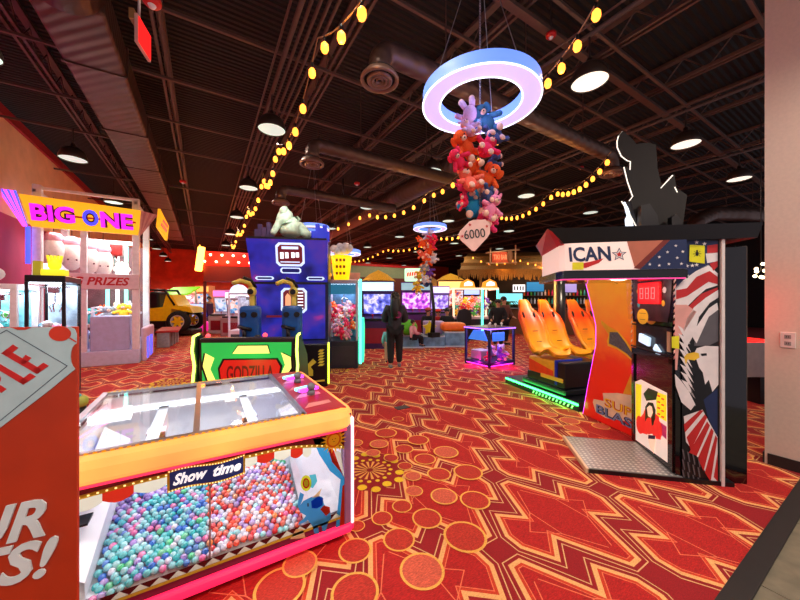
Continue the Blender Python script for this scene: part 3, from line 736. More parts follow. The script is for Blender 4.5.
    if longhair:
        hb.tube([hp+V(0, -.045, .05), hp+V(0, -.07, -.08), hp+V(0, -.10+lean*-.3, -.25), hp+V(0, -.12, -.42), hp+V(0, -.11, -.52)], [.1*s, .112*s, .125*s, .10*s, .05*s], 12)
    hb.build('hair', hair or mat('dark_hair', (24, 17, 16), .5), r)
    if hat is not None:
        q = MB(); q.sph(hp+V(0, -.01, .075), (.122*s, .125*s, .08*s), 14, 8); q.box((hp+V(-.08, .08, .05)).x, (hp+V(.08, .2, .05)).x, (hp+V(0, .08, 0)).y, (hp+V(0, .19, 0)).y, (hp+V(0, 0, .05)).z, (hp+V(0, 0, .065)).z); q.build('cap', hat, r)
    return r
blk = mat('black_cloth', (22, 22, 26), .85, bump=.2); gry = mat('charcoal_cloth', (44, 46, 54), .85, bump=.2); hairm = mat('black_hair', (14, 11, 12), .4)
w_ = person(at(395, 7.3), -YAW+.05, 'woman with long dark hair in black clothes standing with her back to camera', s=.985, top=gry, bottom=blk, hair=hairm, longhair=True, shoes=mat('grey_shoe', (120, 120, 126), .6), arms='front', stride=.07)
pr = MB(); pr.M = Matrix.Translation((.06, -.2, 1.2)) @ Matrix.Rotation(PI/2, 4, 'X')
pr.ring(0, 0, .05, .075, 0, 0, 20); pr.ring(0, 0, .02, .035, .0, 0, 20); pr.build('back_print', mat('print_magenta', (150, 40, 110), .7), w_)
# ================= ring lights with plush clusters
def ring_light(x, y, z, R, lab, far=False):
    r = root('ring_light', lab, 'light', (x, y, z), 0, 'hanging ring lights'); w = R*.30; h = R*.21
    b = MB(); b.lathe([(R-w, 0), (R, 0)], n=64); b.lathe([(R, h), (R-w, h)], n=64); b.build('diffuser', glow('ring_lavender', (200, 184, 255), .55), r)
    b = MB(); b.lathe([(R, 0), (R, h)], n=64); b.lathe([(R-w, h), (R-w, 0)], n=64); b.build('side_band', glow('ring_blue', (110, 150, 255), .62), r)
    b = MB()
    for rr in (R, R-w): b.tube([(rr*math.cos(2*PI*i/64), rr*math.sin(2*PI*i/64), 0) for i in range(64)], .007*R/.56, 6, closed=True)
    b.build('edge_trim', glow('ring_white', (238, 238, 255), 1.5), r)
    for k in range(3 if not far else 3):
        a = k*2*PI/3+.5; q = MB(); q.cyl(((R-w/2)*math.cos(a), (R-w/2)*math.sin(a), h), (0, 0, ZC-z-.75), .004, n=5); q.build('wire', steel, r)
    q = MB(); q.cyl((0, 0, ZC-z-.78), (0, 0, ZC-z-.45), .03, n=8); q.build('ceiling_hook', dark, r)
    return r
RX, RY, RZ = 2.17, 2.14, 3.33
ring_light(RX, RY, RZ, .525, 'large lavender ring light hanging nearest the camera around the plush cluster')
light('POINT', (RX, RY, RZ-.12), 14, (190, 180, 255), None, .4)
r2 = at(430, 8.8); ring_light(r2.x, r2.y, 3.47, .45, 'smaller ring light in the middle distance above a second plush cluster')
r3 = at(313, 7.6); ring_light(r3.x, r3.y, 3.2, .37, 'ring light directly behind the pale beast on the blue cabinet')
r4 = at(343, 9.6); ring_light(r4.x, r4.y, 2.9, .52, 'ring light behind the yellow fries topper')
# chains
def chain(x, y, z0, z1, lab):
    b = MB(); z = z0; k = 0
    while z < z1:
        ax = (1, 0, 0) if k % 2 else (0, 1, 0); pts = []
        for i in range(8):
            t = 2*PI*i/8; pts.append(Vector((x, y, z+.016*math.sin(t)))+Vector(ax)*.009*math.cos(t))
        b.tube(pts, .0028, 4, closed=True); z += .025; k += 1
    tag(b.build('chain', steel), lab, 'chain')
chain(RX, RY, 2.1, 4.85, 'steel chain running up through the large ring light')
fuzz = {}
def fz(n_, c_):
    return mat('plush_'+n_, c_, .95, var=.18, scale=45, bump=.6)
PC = {'lilac': (215, 180, 205), 'steel blue': (52, 110, 140), 'orange': (245, 92, 30), 'hot pink': (240, 40, 84), 'coral': (250, 110, 84), 'navy': (66, 84, 130), 'aqua': (30, 140, 190), 'rose': (225, 50, 110), 'cream': (240, 205, 180), 'pink': (245, 140, 175), 'white': (225, 225, 235), 'purple': (120, 70, 180), 'yellow': (250, 200, 50), 'green': (90, 180, 80), 'teal': (60, 170, 170), 'grey': (150, 155, 165)}
beige = fz('muzzle_beige', (246, 196, 170))
_pp = {}
def plush(kind, col, loc, s, rot, label, group, cat='plush toy'):
    key = (kind, col)
    if key not in _pp:
        r = root('plush_toy', label, cat, loc, 0, group); m = fz(col.replace(' ', '_'), PC[col])
        MB().sph((0, 0, 0), (.30, .26, .36), 12, 8).build('torso', m, r)
        b = MB(); b.sph((0, .03, .5), (.27, .25, .25), 12, 8)
        if kind == 'bear':
            for x in (-.2, .2): b.sph((x, 0, .72), (.1, .06, .1), 8, 6)
        elif kind == 'bunny':
            for x in (-.12, .12): b.sph((x, 0, .8), (.09, .05, .15), 8, 6)
        else:
            for x in (-.3, .3): b.sph((x, 0, .5), (.13, .06, .2), 8, 6)
        b.build('head', m, r)
        b = MB(); b.sph((0, .24, .45), (.12, .09, .1), 10, 6); b.build('muzzle', beige, r)
        b = MB(); b.sph((-.09, .265, .56), .03, 6, 4); b.sph((.09, .265, .56), .03, 6, 4); b.sph((0, .33, .48), .03, 6, 4); b.build('face', black, r)
        for x in (-1, 1):
            b = MB(); b.tube([(x*.2, .05, .2), (x*.38, .15, .1), (x*.5, .25, .05)], [.1, .11, .1], 8); b.sph((x*.5, .25, .05), .11, 8, 6); b.build('arm', m, r)
            b = MB(); b.tube([(x*.14, .1, -.25), (x*.2, .28, -.35), (x*.22, .4, -.36)], [.12, .13, .1], 8); b.sph((x*.22, .42, -.34), (.13, .08, .14), 8, 6, 1); b.build('foot', [m, beige], r)
        _pp[key] = r; o = r
    else:
        o = copy_tree(_pp[key]); o['label'] = label
        if 'group' in o.keys(): del o['group']
        if group: o['group'] = group
    o['category'] = cat; o.location = loc; o.scale = (s, s, s); o.rotation_euler = rot
    return o
# big cluster: (u, v, colour, kind, size px, tilt)
fc = -YAW+PI     # towards the camera
cl = [(470, 114, 'lilac', 'bunny', 26, 2.0, .3, 'lilac plush toy at the very top of the large cluster'),
 (487, 124, 'steel blue', 'dog', 28, -.4, .6, 'steel blue plush toy at the top right of the large cluster'),
 (470, 131, 'lilac', 'bear', 20, .4, .5, 'small pale lilac plush below the topmost plush toy'),
 (493, 139, 'navy', 'dog', 26, .5, -.4, 'blue grey plush toy on the upper right side of large cluster'),
 (466, 148, 'orange', 'dog', 28, -.6, .8, 'orange plush toy stretching an arm left, upper part of cluster'),
 (485, 150, 'hot pink', 'bear', 26, .3, -.6, 'hot pink plush toy in the upper middle of the large cluster'),
 (492, 164, 'navy', 'bear', 20, 1.2, -1.4, 'blue grey plush lying sideways at the right of the cluster'),
 (459, 162, 'hot pink', 'dog', 22, -.8, .9, 'hot pink plush toy poking out left under the orange plush'),
 (472, 168, 'orange', 'bear', 26, .5, 2.7, 'orange plush upside down in the middle of large cluster'),
 (486, 181, 'orange', 'dog', 26, -.3, -.7, 'orange plush with pale feet, right side below the middle'),
 (470, 184, 'coral', 'bear', 26, .4, .3, 'coral plush toy in the lower middle of large cluster'),
 (468, 192, 'rose', 'bunny', 20, -.2, 1.1, 'rose pink plush above the blue one, left side'),
 (487, 196, 'navy', 'bear', 22, .2, -.9, 'navy plush at the right above the lowest toys'),
 (464, 203, 'hot pink', 'bear', 16, .9, 1.5, 'small hot pink plush left of the bright blue plush'),
 (474, 208, 'aqua', 'bear', 30, .1, .15, 'bright blue plush with pale face near cluster bottom'),
 (489, 210, 'pink', 'bunny', 24, -.2, -.5, 'pale pink plush right of the bright blue plush'),
 (484, 221, 'rose', 'bear', 28, .6, -1.2, 'deep pink plush at the very bottom of large cluster')]
ang = 2*PI/len(cl)
dR = RX*SN+RY*CS
for i, (u, v, col, kind, px_, tx, ty, lab) in enumerate(cl):
    d = dR+(.07*math.sin(i*2.4)); p = at(u, d, zz(v, d)); plush(kind, col, p, px_/F*d*.92, (tx, ty, fc+random.uniform(-.4, .4)), lab, 'plush toys hanging in the large cluster')
# tag 6000
p = at(475, dR-.12, zz(236, dR-.12))
tg = root('prize_tag', 'pale pink diamond tag reading 6000 hanging under the large plush cluster', 'tag', p, -YAW)
s1 = (dR-.12)/F
b = MB(); b.M = Matrix.Rotation(PI/2, 4, 'X') @ Matrix.Scale(s1, 4) @ Matrix.Rotation(.12, 4, 'Z')
b.prism([(-16, 4), (-14, 7), (-4, 15), (0, 16), (12, 15), (16, 10), (15, 1), (12, -3), (-2, -15), (-5, -14), (-15, -2)][::1], -1, 1); b.build('tag_card', mat('tag_pink', (250, 200, 186), .5), tg)
b = MB(); b.M = Matrix.Rotation(PI/2, 4, 'X') @ Matrix.Scale(s1, 4) @ Matrix.Rotation(.12, 4, 'Z'); b.text('6000', -11, -2.5, 21, 9, 1.4, 0, extr=.02); b.build('number', black, tg)
b = MB(); b.M = Matrix.Rotation(PI/2, 4, 'X') @ Matrix.Scale(s1, 4) @ Matrix.Rotation(.12, 4, 'Z')
for x, y in ((-13, 1), (-4, 11.5), (12.5, 8)): b.star(x, y, 2.0, 1.5)
b.build('star_mark', red, tg)
# second cluster
cc = ['white', 'hot pink', 'orange', 'hot pink', 'orange', 'coral', 'white', 'orange', 'grey', 'purple', 'yellow', 'white', 'navy', 'yellow']
for i, col in enumerate(cc):
    v = 236+i*4.0; u = 428+5*math.sin(i*2.3)-(.4*i if i > 8 else 0); d = 8.8+.12*math.cos(i*2); p = at(u, d, zz(v, d))
    plush(('bear', 'dog', 'bunny')[i % 3], col, p, 10.5/F*d, (random.uniform(-1, 1), random.uniform(-1.2, 1.2), fc), f'small {col} plush in the far plush cluster, level {i+1} of {len(cc)} from its top', 'plush toys hanging in the far cluster')
chain(r2.x, r2.y, 3.25, 4.85, 'thin chain above the far plush cluster')
# ================= string lights
bulbg = glow('bulb_amber', (255, 150, 48), 2.4); wirem = mat('string_wire', (150, 120, 80), .6)
def string(lab, anchors, sag, n_per, every=None):
    r = root('string_light', lab, 'string lights', (0, 0, 0), 0, 'amber bulb string lights'); pts = []
    for a, c in zip(anchors, anchors[1:]):
        a = Vector(a); c = Vector(c); N = n_per*2
        for i in range(N): t = i/N; pts.append(a.lerp(c, t)-Vector((0, 0, sag*4*t*(1-t))))
    pts.append(Vector(anchors[-1])); MB().tube(pts, .006, 5).build('cable', wirem, r)
    k = 0
    for i in range(1, len(pts), 2):
        p = pts[i]; s_ = MB(); s_.cyl(p, p-Vector((0, 0, .05)), .013, n=8); so = s_.build('socket', black, r)
        b = MB(); b.lathe([(.0, -.14), (.022, -.132), (.034, -.105), (.03, -.07), (.014, -.05)], p, n=10); b.build('bulb', bulbg, r)
        k += 1
        if k % 5 == 0: light('POINT', p-Vector((0, 0, .16)), 5, (255, 170, 80), r, .04)
    return r
string('amber string lights sagging left of centre, nearest the camera, over the blue cabinet', [(1.0, .9, 3.95), (.84, 2.75, 3.8), (.9, 4.9, 3.8), (.92, 6.3, 3.85), (.9, 8.6, 3.8), (.9, 11.3, 3.8), (.9, 14, 3.8)], .32, 6)
string('amber string lights passing behind the large plush cluster down to the far ring', [(2.3, .8, 4.1), (3.05, 2.25, 3.85), (3.95, 5.3, 3.75), (3.5, 7.4, 3.8), (2.6, 10.5, 3.8)], .22, 7)
string('amber string lights stretching from above the boxing machine to the far middle', [(5.3, 2.5, 3.8), (5.9, 3.8, 3.72), (6.8, 6.0, 3.85), (7.1, 9.0, 3.8), (6.9, 12.5, 3.85), (6.8, 17, 3.8)], .2, 9)
string('distant amber string lights swagged above the tiki bar', [(9.5, 10, 3.5), (11.5, 9.2, 3.4), (13.5, 8.4, 3.5)], .3, 6)
string('distant amber string lights by the red marquee at left', [(-.2, 17, 4.2), (.3, 20.0, 4.0), (.4, 23.5, 4.2)], .35, 7)
# exit sign and strobes
p = at(143, 2.95, zz(38, 2.95))
ex = root('exit_sign', 'red hanging sign panel with pale frame at the top left', 'sign', p, math.radians(75.6))
b = MB(); b.box(-.13, .13, -.012, .012, -.13, .12, 0); b.build('sign_frame', mat('sign_frame_pink', (226, 180, 170), .4), ex)
b = MB(); b.box(-.118, .118, -.018, -.012, -.118, .108, 0); b.build('sign_face', glow('exit_red', (226, 30, 30), .8), ex)
b = MB(); b.box(-.14, .14, .012, .05, .06, .15, 0); b.build('sign_housing', mat('sign_brass', (150, 116, 70), .4), ex)
b = MB(); b.cyl((0, .03, .15), (0, .03, ZC-p.z-.45), .012, n=8); b.build('hanger', steel, ex)
def strobe(u, v, d, lab, k=1.):
    p = at(u, d, zz(v, d)); r = root('fire_strobe', lab, 'alarm', p, 0, 'red ceiling alarms')
    MB().lathe([(0, -.02*k), (.05*k, -.02*k), (.065*k, 0), (.065*k, .03*k), (0, .03*k)], n=20).build('housing', red, r)
    MB().lathe([(0, -.045*k), (.02*k, -.04*k), (.03*k, -.02*k)], n=12).build('strobe_lens', white, r)
    MB().cyl((0, 0, .03*k), (0, 0 , ZC-.01-p.z), .008, n=6).build('drop_rod', dark, r)
strobe(152, 3, 2.6, 'red ceiling alarm right of the red sign at the top left')
strobe(551, 36, 4.2, 'red ceiling alarm right of the large ring light')
strobe(581, 168, 9.0, 'small red ceiling alarm above the far string lights', 1.1)
strobe(357, 184, 8.0, 'small red ceiling alarm left of the main duct', 1.1)
strobe(183, 182, 8.0, 'small red ceiling alarm on the left joist line', 1.1)
# ================= BOXING MACHINE
O = Vector((3.45, 1.08, 0)); bx = root('boxing_machine', 'boxing arcade machine with stars and stripes, bald eagle side panel and bright metal step plate', 'arcade machine', O, math.atan2(-.684, .73))
Mb = Matrix.Translation(O) @ Matrix.Rotation(math.atan2(-.684, .73), 4, 'Z'); R3 = Mb.to_3x3()
def wd(v): return Mb @ Vector(v)
tread = mat('tread_plate', (150, 148, 146), .35, .3)
b = MB(); b.box(-.73, .36, -.03, .68, .0, .035, 1); b.box(-.72, .0, -.02, .66, .035, .04, 0)
for i in range(17):
    for j in range(15):
        cx, cy = -.70+i*.042, .0+j*.044; sgn_ = 1 if (i+j) % 2 else -1
        b.poly([(cx-.014, cy-.005*sgn_), (cx+.004, cy-.012*sgn_), (cx+.014, cy+.005*sgn_), (cx-.004, cy+.012*sgn_)], .0415, 2)
b.build('step_plate', [tread, black, mat('tread_stud', (250, 246, 238), .2, .2)], bx)
MB().box(-.745, -.72, -.03, .68, .0, .04, 0).build('step_edge', mat('step_cream', (226, 190, 150), .4), bx)
gb = mat('gloss_black', (12, 11, 13), .12, coat=.6)
b = MB(); b.box(.0, .28, .0, .74, .04, 2.03, 0); b.build('column', gb, bx)
b = MB(); b.box(.29, .50, .04, .9, .0, 1.98, 0, .01); b.box(.28, .32, .02, .74, .0, 1.98, 1); b.build('rear_cabinet', [gb, mat('burgundy_gloss', (70, 14, 24), .15, coat=.6)], bx)
MB().box(.268, .292, -.035, .0, .0, 2.03, 0, .004).build('white_post', mat('post_white', (215, 205, 200), .4), bx)
# eagle panel
def panel_frame(o, x, y, z_off=0.):
    fr = frame(wd(o), R3 @ Vector(x), R3 @ Vector(y)); return fr, tracer(fr), Mb.inverted() @ fr
fr, tr, lf = panel_frame((0, -.012, 0), (1, 0, 0), (0, 0, 1))
def T(lst, s_=4.14, ox=660, oy=225): return tr(zoomed(lst, s_, ox, oy))
navy = mat('flag_navy', (30, 44, 84), .4); fwhite = mat('flag_white', (232, 224, 222), .4); fred = mat('flag_red', (190, 40, 40), .4); ybk = mat('beak_yellow', (235, 190, 50), .4); fbl = mat('art_black', (14, 14, 16), .4); ylab = mat('label_yellow', (232, 226, 30), .4); fgrey = mat('art_grey', (92, 88, 92), .4)
b = MB(); b.M = lf
def Q(pts_, k, m): b.poly(T(pts_), .0008*k, m)
def Q2(pts_, k, m): b.poly(tr(zoomed(pts_, 4.286, 660, 360)), .0008*k, m)
b.poly([(0, .03), (.268, .03), (.268, 2.03), (0, 2.03)], 0, 0)
Q([(72, 60), (240, 66), (236, 160), (205, 165), (150, 190), (100, 225), (65, 270)], 1, 1)
Q([(195, 85), (238, 80), (238, 115), (195, 120)], 2, 3); Q([(188, 118), (238, 114), (238, 150), (195, 158)], 2, 2)
Q([(205, 160), (238, 148), (238, 172), (220, 190)], 2, 3)
Q([(62, 262), (100, 225), (150, 190), (198, 163), (238, 200), (238, 250), (190, 265), (150, 300), (110, 340), (66, 350)], 1, 2)
Q([(66, 270), (110, 262), (150, 215), (205, 190), (238, 215), (238, 245), (200, 235), (160, 262), (110, 295), (66, 308)], 3, 3)
Q([(66, 345), (120, 335), (170, 285), (238, 258), (238, 275), (190, 300), (120, 370), (66, 400)], 3, 3)
Q([(60, 330), (110, 330), (150, 360), (80, 470), (70, 600), (62, 600)], 4, 4)
# wing feathers
Q([(240, 268), (190, 300), (140, 340), (110, 390), (95, 440), (100, 520), (130, 470), (150, 430), (200, 330), (240, 300)], 4, 2)
Q([(235, 320), (190, 350), (150, 400), (125, 450), (150, 490), (200, 380), (240, 350)], 5, 2); Q([(240, 300), (205, 322), (160, 380), (150, 420), (200, 345), (240, 318)], 6, 0)
for i in range(9):
    y = 455+i*32; Q([(72+i*2, y-40), (92+i*3, y-28), (124+i*3, y+40), (100+i*3, y+12)], 5, 2)
Q([(150, 400), (240, 350), (240, 480), (200, 500), (140, 500)], 4, 5)
# head
Q([(140, 530), (150, 510), (185, 500), (240, 502), (240, 660), (215, 690), (200, 640), (185, 660), (175, 610), (160, 590), (150, 560)], 7, 2)
Q([(98, 545), (110, 532), (140, 526), (158, 530), (162, 548), (140, 560), (112, 556), (105, 578)], 8, 6); Q([(165, 532), (190, 530), (192, 540), (170, 542)], 9, 0)
# lower: dark body, tail stripes
Q2([(150, 60), (245, 40), (245, 330), (215, 250), (170, 210), (120, 180)], 5, 0)
Q2([(185, 170), (245, 120), (245, 330), (205, 250)], 6, 1)
Q2([(62, 60), (90, 90), (120, 130), (150, 190), (130, 215), (90, 180), (66, 110)], 6, 2)
Q2([(100, 240), (180, 212), (245, 330), (245, 520), (215, 520), (150, 400), (110, 350)], 6, 2)
for i, st in enumerate([[(100, 275), (170, 214), (185, 216), (105, 310)], [(112, 330), (190, 232), (200, 245), (130, 385)], [(122, 395), (200, 262), (212, 280), (155, 410)], [(160, 420), (218, 290), (228, 305), (185, 475)], [(190, 480), (236, 320), (244, 335), (215, 520)], [(228, 500), (244, 400), (246, 520)]]): Q2(st, 7, 3)
for i in range(12):
    x = 92+(i % 4)*22; y = 380+i*11; Q2([(x, y), (x+7, y+2), (x+14, y+44), (x+9, y+46)], 7, 5)
b.build('eagle_artwork', [fbl, navy, fwhite, fred, mat('art_salmon', (222, 160, 150), .4), fgrey, ybk], bx)
b = MB(); b.M = lf
for x, y in ((95, 75), (150, 72), (182, 78), (90, 115), (92, 160), (98, 200), (110, 210), (85, 195), (132, 168), (110, 170), (150, 165)):
    c = T([(x, y)])[0]; b.star(c[0], c[1], .018, .006)
b.build('star_pattern', fwhite, bx)
b = MB(); b.M = lf; b.poly(T([(120, 82), (182, 86), (182, 160), (118, 152)]), .009, 0); b.build('warning_label', ylab, bx)
b = MB(); b.M = lf; c = T([(150, 120)])[0]
b.disc(c[0], c[1], .011, .0105, 0, 12, .02); b.disc(c[0], c[1]+.024, .008, .0105, 0, 10)
for k in range(6):
    a = -.7+k % 3*.7; sx = 1 if k < 3 else -1; b.poly([(c[0], c[1]-.002), (c[0], c[1]+.003), (c[0]+sx*.03*math.cos(a), c[1]+.035*math.sin(a)+.002), (c[0]+sx*.03*math.cos(a), c[1]+.035*math.sin(a)-.002)], .0108, 0)
b.build('label_print', fbl, bx)
b = MB(); b.M = lf; b.poly(T([(46, 462), (76, 458), (76, 512), (46, 508)]), .009, 0); b.build('warning_label', ylab, bx)
# coin face (plane x=0, viewed from -x): frame x dir = -y
fr, tr, lf = panel_frame((-.012, .74, 0), (0, -1, 0), (0, 0, 1))
lfi = lf
b = MB(); b.M = lf; b.prism([(0, .03), (.74, .03), (.74, 1.02), (.7, 1.05), (.0, 1.02)], -.01, .03); b.build('lower_door', gb, bx)
def P8(lst, s_=5., ox=630, oy=360): return tr(zoomed(lst, s_, ox, oy))
b = MB(); b.M = lf @ Matrix.Translation((0, 0, .031))
b.poly(P8([(42, 110), (72, 98), (130, 128), (205, 165), (208, 515), (45, 400)]), 0, 0)
b.poly(P8([(46, 118), (76, 125), (70, 320), (46, 300)]), .001, 1); b.poly(P8([(150, 160), (203, 178), (203, 310), (152, 280)]), .001, 1)
b.poly(P8([(85, 170), (110, 140), (160, 160), (150, 200), (100, 205)]), .0015, 2)
b.poly(P8([(52, 310), (85, 270), (98, 235), (135, 260), (165, 285), (175, 400), (150, 395), (130, 370), (105, 375), (60, 360)]), .002, 3)
b.poly(P8([(95, 235), (110, 212), (135, 215), (148, 250), (145, 320), (130, 330), (125, 290), (105, 290), (95, 310)]), .0025, 2)
b.poly(P8([(104, 240), (118, 228), (130, 235), (135, 265), (124, 290), (110, 282)]), .003, 4)
b.poly(P8([(105, 370), (150, 385), (140, 470), (120, 440)]), .003, 4); b.poly(P8([(112, 375), (148, 380), (146, 398), (110, 395)]), .0035, 5)
for c_ in ((68, 325), (160, 345)): b.disc(*P8([c_])[0], .07, .004, 3, 16, .09)
b.poly(P8([(172, 330), (206, 310), (206, 480), (180, 460)]), .002, 0); b.poly(P8([(170, 310), (205, 335), (205, 400), (172, 370)]), .003, 6)
for k in range(8): b.poly(P8([(158+k % 2*20, 175+k*15), (172+k % 2*20, 180+k*15), (170+k % 2*20, 188+k*15), (156+k % 2*20, 182+k*15)]), .0022, 3)
b.build('boxer_poster', [glow('poster_cream', (246, 226, 214), .28), glow('poster_yellow', (238, 222, 30), .35), fbl, glow('poster_red', (214, 40, 34), .45), glow('poster_skin', (244, 196, 170), .45), navy, pnk], bx)
b = MB(); b.M = lf
for (x0, x1, z0, z1) in ((.03, .07, .12, 1.02), (.67, .72, .05, 1.02), (.03, .72, .97, 1.03)): b.box(x0, x1, z0, z1, .0, .045)
b.build('door_frame', gb, bx)
b = MB(); b.M = lf; b.box(.08, .66, 1.05, 1.27, -.005, .012); b.box(.05, .7, 1.04, 1.055, .0, .06); b.box(.05, .7, 1.27, 1.285, .0, .05); b.build('coin_recess', mat('recess_dark', (24, 22, 30), .2), bx)
b = MB(); b.M = lf @ Matrix.Translation((.12, 1.09, .015)) @ Matrix.Rotation(-.15, 4, 'Z'); b.box(.04, .22, 0.02, .11, 0, .03, 0, .01); b.M = b.M @ Matrix.Translation((.27, .0, 0)) @ Matrix.Rotation(-.5, 4, 'Z'); b.box(0, .12, .02, .09, 0, .02, 0, .01); b.build('card_reader', glow('reader_glow', (200, 225, 250), .6), bx)
b = MB(); b.M = lf; b.box(.60, .65, 1.07, 1.25, .01, .02); b.build('side_sticker', mat('sticker_tan', (190, 160, 130), .5), bx)
# striped side trims and display
disp = [(.08, 1.33), (.64, 1.33), (.68, 1.5), (.70, 1.7), (.66, 1.80), (.1, 1.80), (.04, 1.7), (.05, 1.5)]
b = MB(); b.M = lf; b.prism([(.03, 1.3), (.69, 1.3), (.74, 1.5), (.74, 1.84), (0, 1.84), (0, 1.5)], 0, .03); b.build('display_housing', gb, bx)
b = MB(); b.M = lf; b.prism(disp, .03, .035); b.build('display_back', mat('display_brown', (60, 34, 44), .3, var=.8, scale=9), bx)
b = MB(); b.M = lf; b.prism(disp, .095, .1); b.build('display_glass', clear, bx)
b = MB(); b.M = lf; b.box(.18, .56, 1.49, 1.70, .036, .06, 0, .01); b.build('score_display', glow('score_dim', (190, 14, 24), .9), bx)
b = MB(); b.M = lf; sg = glow('score_led', (255, 70, 70), 2.5)
for dgt in range(3):
    x = .235+dgt*.1
    for (a0, a1, c0, c1) in ((0, .06, .0, .008), (0, .06, .05, .058), (0, .06, .1, .108), (0, .008, 0, .055), (.052, .06, .05, .108), (.052, .06, 0, .055), (0, .008, .05, .108)):
        b.box(x+a0, x+a1, 1.54+c0, 1.54+c1, .061, .064)
b.build('score_digits', sg, bx)
b = MB(); b.M = lf; b.ring(.37, 1.78, .02, .035, .04, 0); b.disc(.37, 1.745, .03, .04, 0); b.build('indicator_lamp', glow('lamp_red', (255, 30, 30), 3), bx)
b = MB(); b.M = lf
for k, (x, y) in enumerate(((.12, 1.74), (.6, 1.74), (.15, 1.62), (.6, 1.62), (.16, 1.48), (.58, 1.5))): b.disc(x, y, .028, .038, k % 3, 12)
b.build('toy_trinkets', [white, cyan, ybk], bx)
b = MB(); b.M = lf; b.disc(.37, 1.37, .1, .032, 0, 24, .075); b.disc(.37, 1.37, .1, .102, 0, 24, .075); b.build('round_badge', mat('badge_yellow', (240, 196, 30), .4), bx)
b = MB(); b.M = lf; b.box(.31, .43, 1.40, 1.404, .103, .105); b.box(.33, .42, 1.34, 1.344, .103, .105); b.build('badge_lines', fbl, bx)
b = MB(); b.M = lf
for sx0 in (-.012, .72):
    b = MB(); b.M = lf
    for k in range(16): b.poly([(sx0, 1.02+k*.05), (sx0+.035, 1.045+k*.05), (sx0+.035, 1.07+k*.05), (sx0, 1.045+k*.05)], .033, k % 2)
    b.build('rope_trim', [mat('rope_salmon', (214, 140, 130), .5), mat('rope_cream', (236, 220, 210), .5)], bx)
# canopy / marquee
fr, tr, lf = panel_frame((0, -.07, 0), (1, 0, 0), (0, 0, 1))
b = MB()
b.add([(-1.08, -.12, 2.16), (.5, -.1, 2.14), (.5, .95, 2.14), (-1.0, .8, 2.15), (-.95, -.06, 2.03), (.5, -.05, 2.03), (.5, .95, 2.03), (-.95, .72, 2.03)], [(0, 1, 2, 3), (7, 6, 5, 4), (0, 4, 5, 1), (1, 5, 6, 2), (2, 6, 7, 3), (3, 7, 4, 0)], 0)
b.build('canopy_roof', mat('canopy_black', (20, 16, 18), .3), bx)
b = MB(); b.prism([(-.95, .70), (-.95, .02), (-.92, -.045), (-.88, -.06), (.0, -.06), (.0, .0), (.0, .7)], 1.78, 2.03, 0); b.build('marquee_box', mat('marquee_dark', (30, 24, 28), .4), bx)
b = MB(); b.prism([(-.98, .72), (-.98, .02), (-.94, -.065), (-.88, -.085), (.0, -.085), (.0, -.001), (-.02, .72)], 1.71, 1.78, 0); b.build('lower_fascia', gb, bx)
MB().tube([(-.985, .05, 1.71), (-.94, -.07, 1.71), (-.88, -.09, 1.71), (-.02, -.09, 1.71)], .006, 6).build('fascia_light', glow('led_magenta_soft', (200, 50, 120), .9), bx)
b = MB(); b.M = lf
b.poly([(-.88, 1.79), (.0, 1.79), (.0, 2.03), (-.88, 2.03)], -.002, 0)
b.poly([(-.34, 1.79), (.0, 1.79), (.0, 2.03), (-.12, 2.03)], .001, 1); b.poly([(-.44, 2.03), (-.38, 1.80), (-.34, 1.79), (-.12, 2.03)], .0005, 2)
b.poly([(-.34, 1.79), (-.12, 2.03), (-.17, 2.03), (-.39, 1.80)], .0008, 4)
b.poly([(-.84, 1.84), (-.74, 1.86), (-.62, 1.89), (-.66, 1.85), (-.76, 1.81), (-.84, 1.81)], .006, 3)
b.build('marquee_face', [glow('marquee_cream', (226, 196, 184), .42), navy, mat('marquee_tan', (190, 110, 84), .4), red, mat('marquee_rust', (120, 40, 30), .4)], bx)
b = MB(); b.add([(-.955, .68, 1.79), (-.955, .02, 1.79), (-.925, -.05, 1.79), (-.88, -.07, 1.79), (-.88, -.07, 2.03), (-.925, -.05, 2.03), (-.955, .02, 2.03), (-.955, .68, 2.03)], [(0, 1, 6, 7), (1, 2, 5, 6), (2, 3, 4, 5)], 0); b.build('marquee_side', glow('marquee_cream', (226, 196, 184), .42), bx)
b = MB(); b.M = lf; b.text('ICAN', -.90, 1.865, .34, .13, .003, 0, shear=-.1, extr=.01, off=.03); b.build('marquee_lettering', navy, bx)
for rr, m_, z_ in ((.045, navy, .003), (.035, fwhite, .004), (.02, red, .005)):
    b = MB(); b.M = lf; b.star(-.50, 1.92, rr*1.35, z_, 0, q=.45); b.build('marquee_star', m_, bx)
for x, y in ((-.27, 1.83), (-.2, 1.82), (-.13, 1.83), (-.2, 1.89), (-.14, 1.93), (-.07, 1.88), (-.08, 1.98), (-.03, 1.93), (-.04, 1.83)):
    b = MB(); b.M = lf; b.star(x, y, .014, .004, 0); b.build('marquee_star', fwhite, bx)
b = MB(); b.M = lf; b.poly([(-.87, 1.795), (-.78, 1.795), (-.78, 1.86), (-.87, 1.86)], .007, 0); b.build('warning_label', ylab, bx)
# red striped fin at the left tip
b = MB()
b.add([(-1.085, -.12, 2.155), (-.96, .06, 2.02), (-.93, -.06, 2.02), (-1.05, -.13, 2.13), (-1.01, .7, 2.15), (-.96, .7, 2.02)], [(0, 1, 2, 3), (0, 4, 5, 1)], 0)
b.build('canopy_fin', fred, bx)
b = MB(); b.cyl((-.88, .68, 1.70), (-.88, .68, 1.2), .0001, n=4)
